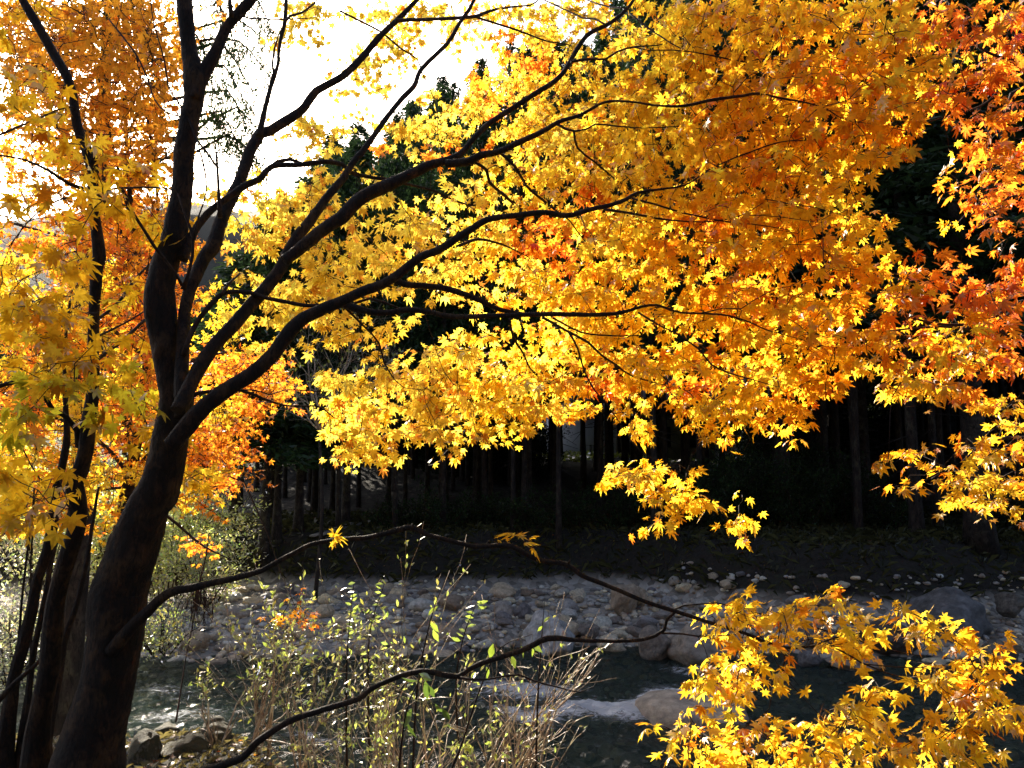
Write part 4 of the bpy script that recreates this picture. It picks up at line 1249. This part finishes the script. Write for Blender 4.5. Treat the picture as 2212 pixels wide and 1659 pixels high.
src = bush('shrub', 'dark leafy shrub filling the floor deep inside the cedar forest', 900, 1000, 44, 4.6, 2.6, 5200, .16, (.02, .034, .012), 12, 'dark shrubs deep in the forest', M_NEEDLE, seed=70)
for i in range(34):
    y = random.uniform(34, 56); X = random.choice((random.uniform(200, 1200), random.uniform(200, 1200), random.uniform(1660, 2300)))
    x = (X - 1106) / F * y
    r_ = src.copy(); C.objects.link(r_); r_.location = (x, y, float(height(x, y)) - .1); r_.rotation_euler = (0, 0, random.uniform(0, 6)); r_.scale = [random.uniform(.8, 1.3)] * 3
    for ch_ in src.children:
        c_ = ch_.copy(); C.objects.link(c_); c_.parent = r_
# yellow and green trees lit beyond the forest
for i, (lab, X, d, W, H, c) in enumerate([
    ('small yellow leaved tree lit by the sun, glimpsed past the broad black trunk', 1895, 47, 4.6, 6.0, (.75, .62, .06)),
    ('bright green tree in the sun beside the white house wall', 1608, 44, 2.4, 4.6, (.34, .42, .08)),
    ('light green tree seen in the narrow gap past the orange sprays', 545, 46, 3.0, 5.0, (.5, .55, .1)),
    ('dark conifer bush in front of the white house wall', 1630, 40, 1.5, 2.5, (.03, .05, .03))]):
    bush('garden_tree', lab, X, 1000, d, W, H, 1500, .16, c, 12, seed=80 + i, cat='tree')
# undergrowth: fallen twigs, grass and ferns of the far bank, and the grass strip by the house
def tufts(n, xr, yr, L, w, col, lean=.5, cond=None, seed=1):
    r = np.random.default_rng(seed)
    x = r.uniform(*xr, n); y = r.uniform(*yr, n); z = height(x, y)
    if cond is not None:
        k = cond(x, y, z); x, y, z = x[k], y[k], z[k]
    m = len(x)
    A = r.normal(0, lean, (m, 3)); A[:, 2] = 1; A /= np.linalg.norm(A, axis=1)[:, None]
    l = (L * r.uniform(.4, 1.2, m))[:, None]
    W = np.cross(A, r.normal(0, 1, (m, 3))); W /= np.linalg.norm(W, axis=1)[:, None]
    B = np.stack((x, y, z - .02), 1)
    droop = np.stack((A[:, 0], A[:, 1], -.3 * np.ones(m)), 1) * l * .45
    V = np.stack((B - W * w, B + W * w, B + A * l * .6 + W * w * .6, B + A * l * .8 + droop), 1).reshape(-1, 3)
    f = np.arange(m)[:, None] * 4 + np.array([0, 1, 2, 3])[None, :]
    g = Geo(); g.add(V, [f], np.repeat(np.array(col) * r.uniform(.5, 1.5, m)[:, None], 4, axis=0))
    return g
tag(tufts(26000, (-16, 18), (15.4, 24), .34, .012, (.055, .055, .022), .8, lambda x, y, z: z > -2.75).build('undergrowth', M_NEEDLE), 'dark grass and ferns covering the shaded forest bank', 'undergrowth', kind='stuff')
tag(tufts(9000, (0, 22), (40.5, 45.5), .4, .03, (.30, .36, .05), .5).build('grass', M_GREEN), 'strip of bright grass in front of the house', 'grass', kind='stuff')
tag(tufts(15000, (-4.2, .2), (3.4, 6.2), .10, .004, (.17, .14, .045), 1.0, lambda x, y, z: z > -3.0).build('moss', M_GREEN), 'moss and short dry grass on the near bank', 'moss', kind='stuff')
# fallen leaves on the near bank and on the far bank
def litter(n, xr, yr, size, cond, seed, nm, lab):
    r = np.random.default_rng(seed)
    x = r.uniform(*xr, n); y = r.uniform(*yr, n); z = height(x, y)
    k = cond(z); x, y, z = x[k], y[k], z[k]; m = len(x)
    g = Geo()
    ch = [tints(c, m) for c in 'OGR']
    pick = r.integers(0, 3, m)[:, None]
    col = np.where(pick == 0, ch[0], np.where(pick == 1, ch[1], ch[2])) * .4
    N = np.array((0, 0, 1.0)) + r.normal(0, .25, (m, 3))
    add_leaves(g, LEAF5, np.stack((x, y, z + .012), 1), r.normal(0, 1, (m, 3)) * (1, 1, .1), N, size * r.uniform(.7, 1.2, m), col, .1)
    tag(g.build(nm, M_FARLEAF), lab, 'leaves', kind='stuff')
litter(1500, (-4.5, .5), (2.6, 6.2), .035, lambda z: z > -2.8, 3, 'leaf_litter', 'fallen orange maple leaves on the near bank')
litter(1100, (-9, 14), (15.6, 24), .045, lambda z: z > -2.9, 4, 'leaf_litter', 'fallen brown leaves on the shaded far bank')

# weathered planks lying on the far bank
for i, (X0, Y0, X1, Y1, lab) in enumerate([(672, 1222, 760, 1186, 'upper of two weathered planks lying on the slope past the stone bar'), (690, 1232, 775, 1192, 'lower of two weathered planks lying on the slope past the stone bar')]):
    a, b = at(X0, Y0, 19.4), at(X1, Y1, 20.6)
    a[2] = float(height(a[0], a[1])) + .12 ; b[2] = float(height(b[0], b[1])) + .18
    dv = b - a; n_ = np.cross(dv, (0, 0, 1)); n_ /= np.linalg.norm(n_); up = np.array((0, 0, .035))
    w = n_ * .09
    g = Geo()
    v = [a - w, b - w, b + w, a + w, a - w + up, b - w + up, b + w + up, a + w + up]
    g.add(v, [np.array([(0, 3, 2, 1), (4, 5, 6, 7), (0, 1, 5, 4), (1, 2, 6, 5), (2, 3, 7, 6), (3, 0, 4, 7)])])
    o = g.build('plank', M_WOOD, origin=tuple(a))
    tag(o, lab, 'plank')

# ------------------------------------------------------------------ twiggy shrubs of the near bank
def branchy(gs, gl, r, p, d, L, rad, lvl, leaf, leaves, stop, zmin=-99):
    n = 4
    P = [(*p, rad)]
    q = p.copy()
    for k in range(n):
        d = d + r.normal(0, .13, 3); d[2] += .03; d /= np.linalg.norm(d)
        q = q + d * L / n
        P.append((*q, max(rad * (1 - .55 * (k + 1) / n), .0016)))
    P = np.array(P)
    tube(gs, P, 5 if lvl < 2 else 3)
    if lvl >= 1:
        for k in range(1, n + 1):
            if r.random() < leaf * 1.9 and P[k, 2] > zmin:
                for _ in range(r.integers(1, 3)):
                    a = d * .6 + r.normal(0, .7, 3); a[2] += .15
                    leaves.append((P[k, :3] + r.normal(0, .012, 3), a))
    if lvl < stop:
        for k in range(1, n + 1):
            for _ in range(r.integers(0, 3)):
                nd_ = d + r.normal(0, .42, 3); nd_[2] += .05; nd_ /= np.linalg.norm(nd_)
                branchy(gs, gl, r, P[k, :3], nd_, L * r.uniform(.42, .68), P[k, 3] * .6, lvl + 1, leaf, leaves, stop, zmin)
def twig_shrub(label, X, Yt, d, nst, lean, spread, leaf, lsize, lcol, seed, mat=None, rad=.0125, stop=2, ylow=1850):
    r = np.random.default_rng(seed)
    top = at(X, Yt, d)
    base = at(X - lean, ylow, d)
    zg = float(height(base[0], base[1]))
    base[2] = zg
    root = empty('twiggy_shrub', tuple(base), label, 'shrub', 'twiggy shrubs on the near bank')
    gs, gl, leaves = Geo(), Geo(), []
    for k in range(max(3, int(nst * .7))):
        b = base + np.array((r.normal(0, .07), r.normal(0, .07), -.04))
        t = top + np.array((r.normal(0, spread), r.normal(0, spread * .8), -abs(r.normal(0, .16))))
        dv = t - b; L = np.linalg.norm(dv)
        branchy(gs, gl, r, b, dv / L, L * r.uniform(.62, .8), rad * r.uniform(.6, 1.2), 0, leaf, leaves, stop, base[2] + .5 * (top[2] - base[2]))
    gs.build('stems', mat or M_DRY, root)
    if leaves:
        P = np.array([a for a, b in leaves]); A = np.array([b for a, b in leaves]); m = len(P)
        c = np.array(lcol) * r.uniform(.6, 1.25, m)[:, None] * (1 + r.normal(0, .1, (m, 3)))
        add_leaves(gl, OVAL, P, A, np.array((0, 0, .7)) + r.normal(0, .5, (m, 3)), lsize * 1.15 * r.uniform(.5, 1.4, m), np.clip(c, .01, .95), .25)
        gl.build('leaves', M_GREEN, root)
LG = (.60, .66, .12)
SH = [
    ('leafy yellow green shrub with tan stems beside the rocks of the near bank', 570, 1290, 5.2, 9, 10, .13, .75, .036, LG, 1),
    ('bushy shrub whose lime leaves overlap the stone bar, next to the leafiest one', 650, 1345, 5.0, 7, 0, .12, .6, .034, LG, 2),
    ('half bare shrub standing behind the crooked bottom branch', 790, 1330, 4.9, 7, -30, .15, .42, .030, LG, 3),
    ('upright shrub with small green tips reaching over the stone bar', 900, 1300, 4.9, 7, -20, .16, .42, .032, LG, 4),
    ('shrub with pale crossing stems in front of the river foam', 1010, 1390, 4.8, 6, 30, .15, .22, .028, LG, 5),
    ('almost bare shrub fanning towards the boulders with silvery sunlit twigs', 1200, 1400, 4.7, 9, 130, .10, .10, .024, LG, 6),
    ('bare sheaf of tan stems rising past the end of the crooked branch', 1120, 1500, 4.6, 7, 60, .11, .12, .026, LG, 7),
    ('low tangled shrub of reddish stems at the foot of the frame', 820, 1530, 4.6, 7, -10, .2, .3, .028, LG, 8),
    ('thin shrub with lime leaves close to the mossy rocks', 500, 1440, 5.2, 5, 30, .12, .5, .03, LG, 9),
    ('small shrub of dead stems between the leafy shrub and the half bare one', 700, 1480, 4.9, 6, -10, .14, .2, .026, LG, 10),
    ('low leafy shrub hugging the bottom of the bare sheaf of stems', 1010, 1560, 4.4, 6, -10, .15, .5, .03, LG, 11),
]
for s in SH:
    twig_shrub(*s)
# tall single shoots
def shoot(label, pts_, d, leaves, lcol, lsize, seed, mat=M_TWIG, w=6):
    r = np.random.default_rng(seed)
    P = np.array([(*at(X, Y, d), w / 2 / F * d * (1 - .8 * i / (len(pts_) - 1))) for i, (X, Y) in enumerate(pts_)])
    b = P[0, :3].copy(); b[2] = float(height(b[0], b[1]))
    if b[2] < P[0, 2] - .02: P = np.vstack(((*b, P[0, 3]), P))
    root = empty('leafy_shoot', tuple(P[0, :3]), label, 'shoot')
    Q = catmull(P, .04)
    g = Geo(); tube(g, Q, 5); g.build('stem', mat, root, smooth=True)
    g = Geo()
    n = len(leaves)
    B = np.array([at(X, Y, d) for X, Y, dx, dy in leaves]); A = np.array([(dx, r.normal(0, .3), -dy) for X, Y, dx, dy in leaves])
    for bb in B:
        k = ((Q[:, :3] - bb) ** 2).sum(1).argmin()
        tube(g, np.array([(*Q[k, :3], .0012), (*bb, .0008)]), 3, col=(.2, .2, .05))
    c = np.array(lcol) * r.uniform(.7, 1.2, n)[:, None]
    add_leaves(g, OVAL, B, A, np.array((0, -.8, .4)) + r.normal(0, .5, (n, 3)), lsize * r.uniform(.8, 1.2, n), c, .25)
    g.build('leaves', M_GREEN, root)
shoot('leafy vine shoot with broad green leaves rising in front of the bare shrub stems', [(860, 1740), (868, 1600), (885, 1510), (918, 1440), (900, 1380)], 2.4,
      [(905, 1455, 1.0, .2), (918, 1470, .3, 1.0), (902, 1470, -1.0, .1), (925, 1480, .5, 1), (940, 1520, .5, 1), (955, 1530, .6, 1), (890, 1530, -.5, 1), (880, 1560, .2, 1), (965, 1560, .4, .9)], (.12, .20, .03), .055, 5)
shoot('shoot carrying heart shaped green leaves beside the thin side twig of the crooked branch', [(960, 1740), (1000, 1600), (1040, 1480), (1080, 1400), (1150, 1370)], 2.7,
      [(1090, 1395, -.2, 1), (1125, 1395, .4, .9), (1150, 1390, .8, .6), (1105, 1415, .3, 1), (1065, 1390, -.2, 1), (1150, 1400, .2, 1), (1050, 1440, .5, 1)], (.26, .36, .04), .05, 6)
shoot('tall thin reddish shoot rising bare above the shrubs to the dark bank', [(890, 1740), (900, 1500), (930, 1340), (960, 1255)], 4.6, [(925, 1330, .4, -.6), (928, 1345, .6, .5), (935, 1360, .4, .8)], (.4, .55, .06), .07, 7)
shoot('slender leafy shoot standing in front of the stone bar', [(750, 1740), (748, 1500), (752, 1380), (765, 1255)], 4.8,
      [(752 + random.uniform(-4, 12), 1262 + i * 9, random.choice((-1, 1)) * .8, -.3) for i in range(14)], (.42, .55, .1), .05, 8)
shoot('bent leafy shoot next to the slender one in front of the stone bar', [(800, 1740), (795, 1500), (800, 1360), (830, 1262)], 4.8,
      [(800 + (1400 - 1262 - i * 9) * .2 + random.uniform(-4, 4), 1262 + i * 9, random.choice((-1, 1)) * .8, -.2) for i in range(12)], (.42, .55, .1), .042, 9)
shoot('thin dark shoot crossing the big rounded boulder', [(1155, 1740), (1162, 1500), (1170, 1380), (1176, 1300)], 4.6, [(1174, 1345, .4, -.6), (1172, 1352, -.5, .4)], (.4, .55, .06), .05, 10)
shoot('leafy shoot with bright lime tip reaching to the stone bar between the shrubs', [(1000, 1740), (985, 1500), (1000, 1380), (1030, 1300)], 4.7,
      [(1000 + i * 4 + random.uniform(-5, 5), 1385 - i * 10, random.choice((-1, 1)) * .8, -.3) for i in range(9)] + [(1030, 1300, 1, .2), (1028, 1303, 1, .6), (1026, 1308, -1, .3)], (.45, .6, .1), .055, 12)

# bare, finely branched shrub hanging under the yellow boughs
def bare_tree():
    r = np.random.default_rng(77)
    x, y = at(690, 900, 17.0)[:2]
    base = np.array((x, y, float(height(x, y))))
    root = empty('bare_tree', tuple(base), 'bare pale tree with a mesh of fine silvery twigs behind the fourth bough', 'tree')
    g, lv = Geo(), []
    p1 = at(690, 930, 17.0)
    tube(g, catmull(np.array([(*base, .05), (*((base + p1) / 2 + (.1, 0, 0)), .04), (*p1, .03)]), .1), 6)
    g.build('trunk', M_CEDAR_BARK, root, smooth=True); g = Geo()
    for X, Y in [(640, 700), (700, 690), (760, 720), (810, 700), (850, 790), (780, 830), (640, 800), (610, 860), (730, 760), (820, 880)]:
        t = at(X, Y, 17.0 + r.normal(0, .5))
        dv = t - p1; L = np.linalg.norm(dv)
        branchy(g, None, r, p1.copy(), dv / L, L * .9, .022, 0, .04, lv, 3)
    g.build('branches', M_DRY, root)
    P = np.array([a for a, b in lv]); A = np.array([b for a, b in lv]); m = len(P)
    g = Geo(); add_leaves(g, OVAL, P, A, r.normal(0, 1, (m, 3)), np.full(m, .10), np.tile((.5, .55, .05), (m, 1)), .2)
    g.build('leaves', M_GREEN, root)
bare_tree()
# hank of dead twigs caught on the bush by the trunk
r = np.random.default_rng(3)
c = at(428, 1270, 7.5)
g = Geo()
for k in range(34):
    a = c + np.array((r.normal(0, .05), r.normal(0, .05), r.uniform(-.05, .05)))
    b = a + np.array((r.normal(0, .06), r.normal(0, .05), -r.uniform(.2, .42)))
    tube(g, np.array([(*a, .004), (*((a + b) / 2 + r.normal(0, .025, 3)), .004), (*b, .002)]), 3)
P = [(*at(452, 1150, 7.5), .006), (*at(442, 1215, 7.5), .008), (*c, .008), (*at(420, 1330, 7.5), .006), (*at(400, 1430, 7.5), .006), (*at(380, 1560, 7.2), .01)]
tube(g, catmull(np.array(P), .05), 4)
o = g.build('dead_twigs', M_TWIG, origin=tuple(c))
tag(o, 'hank of dead brown twigs hanging over the water beside the leaning trunk', 'twigs')
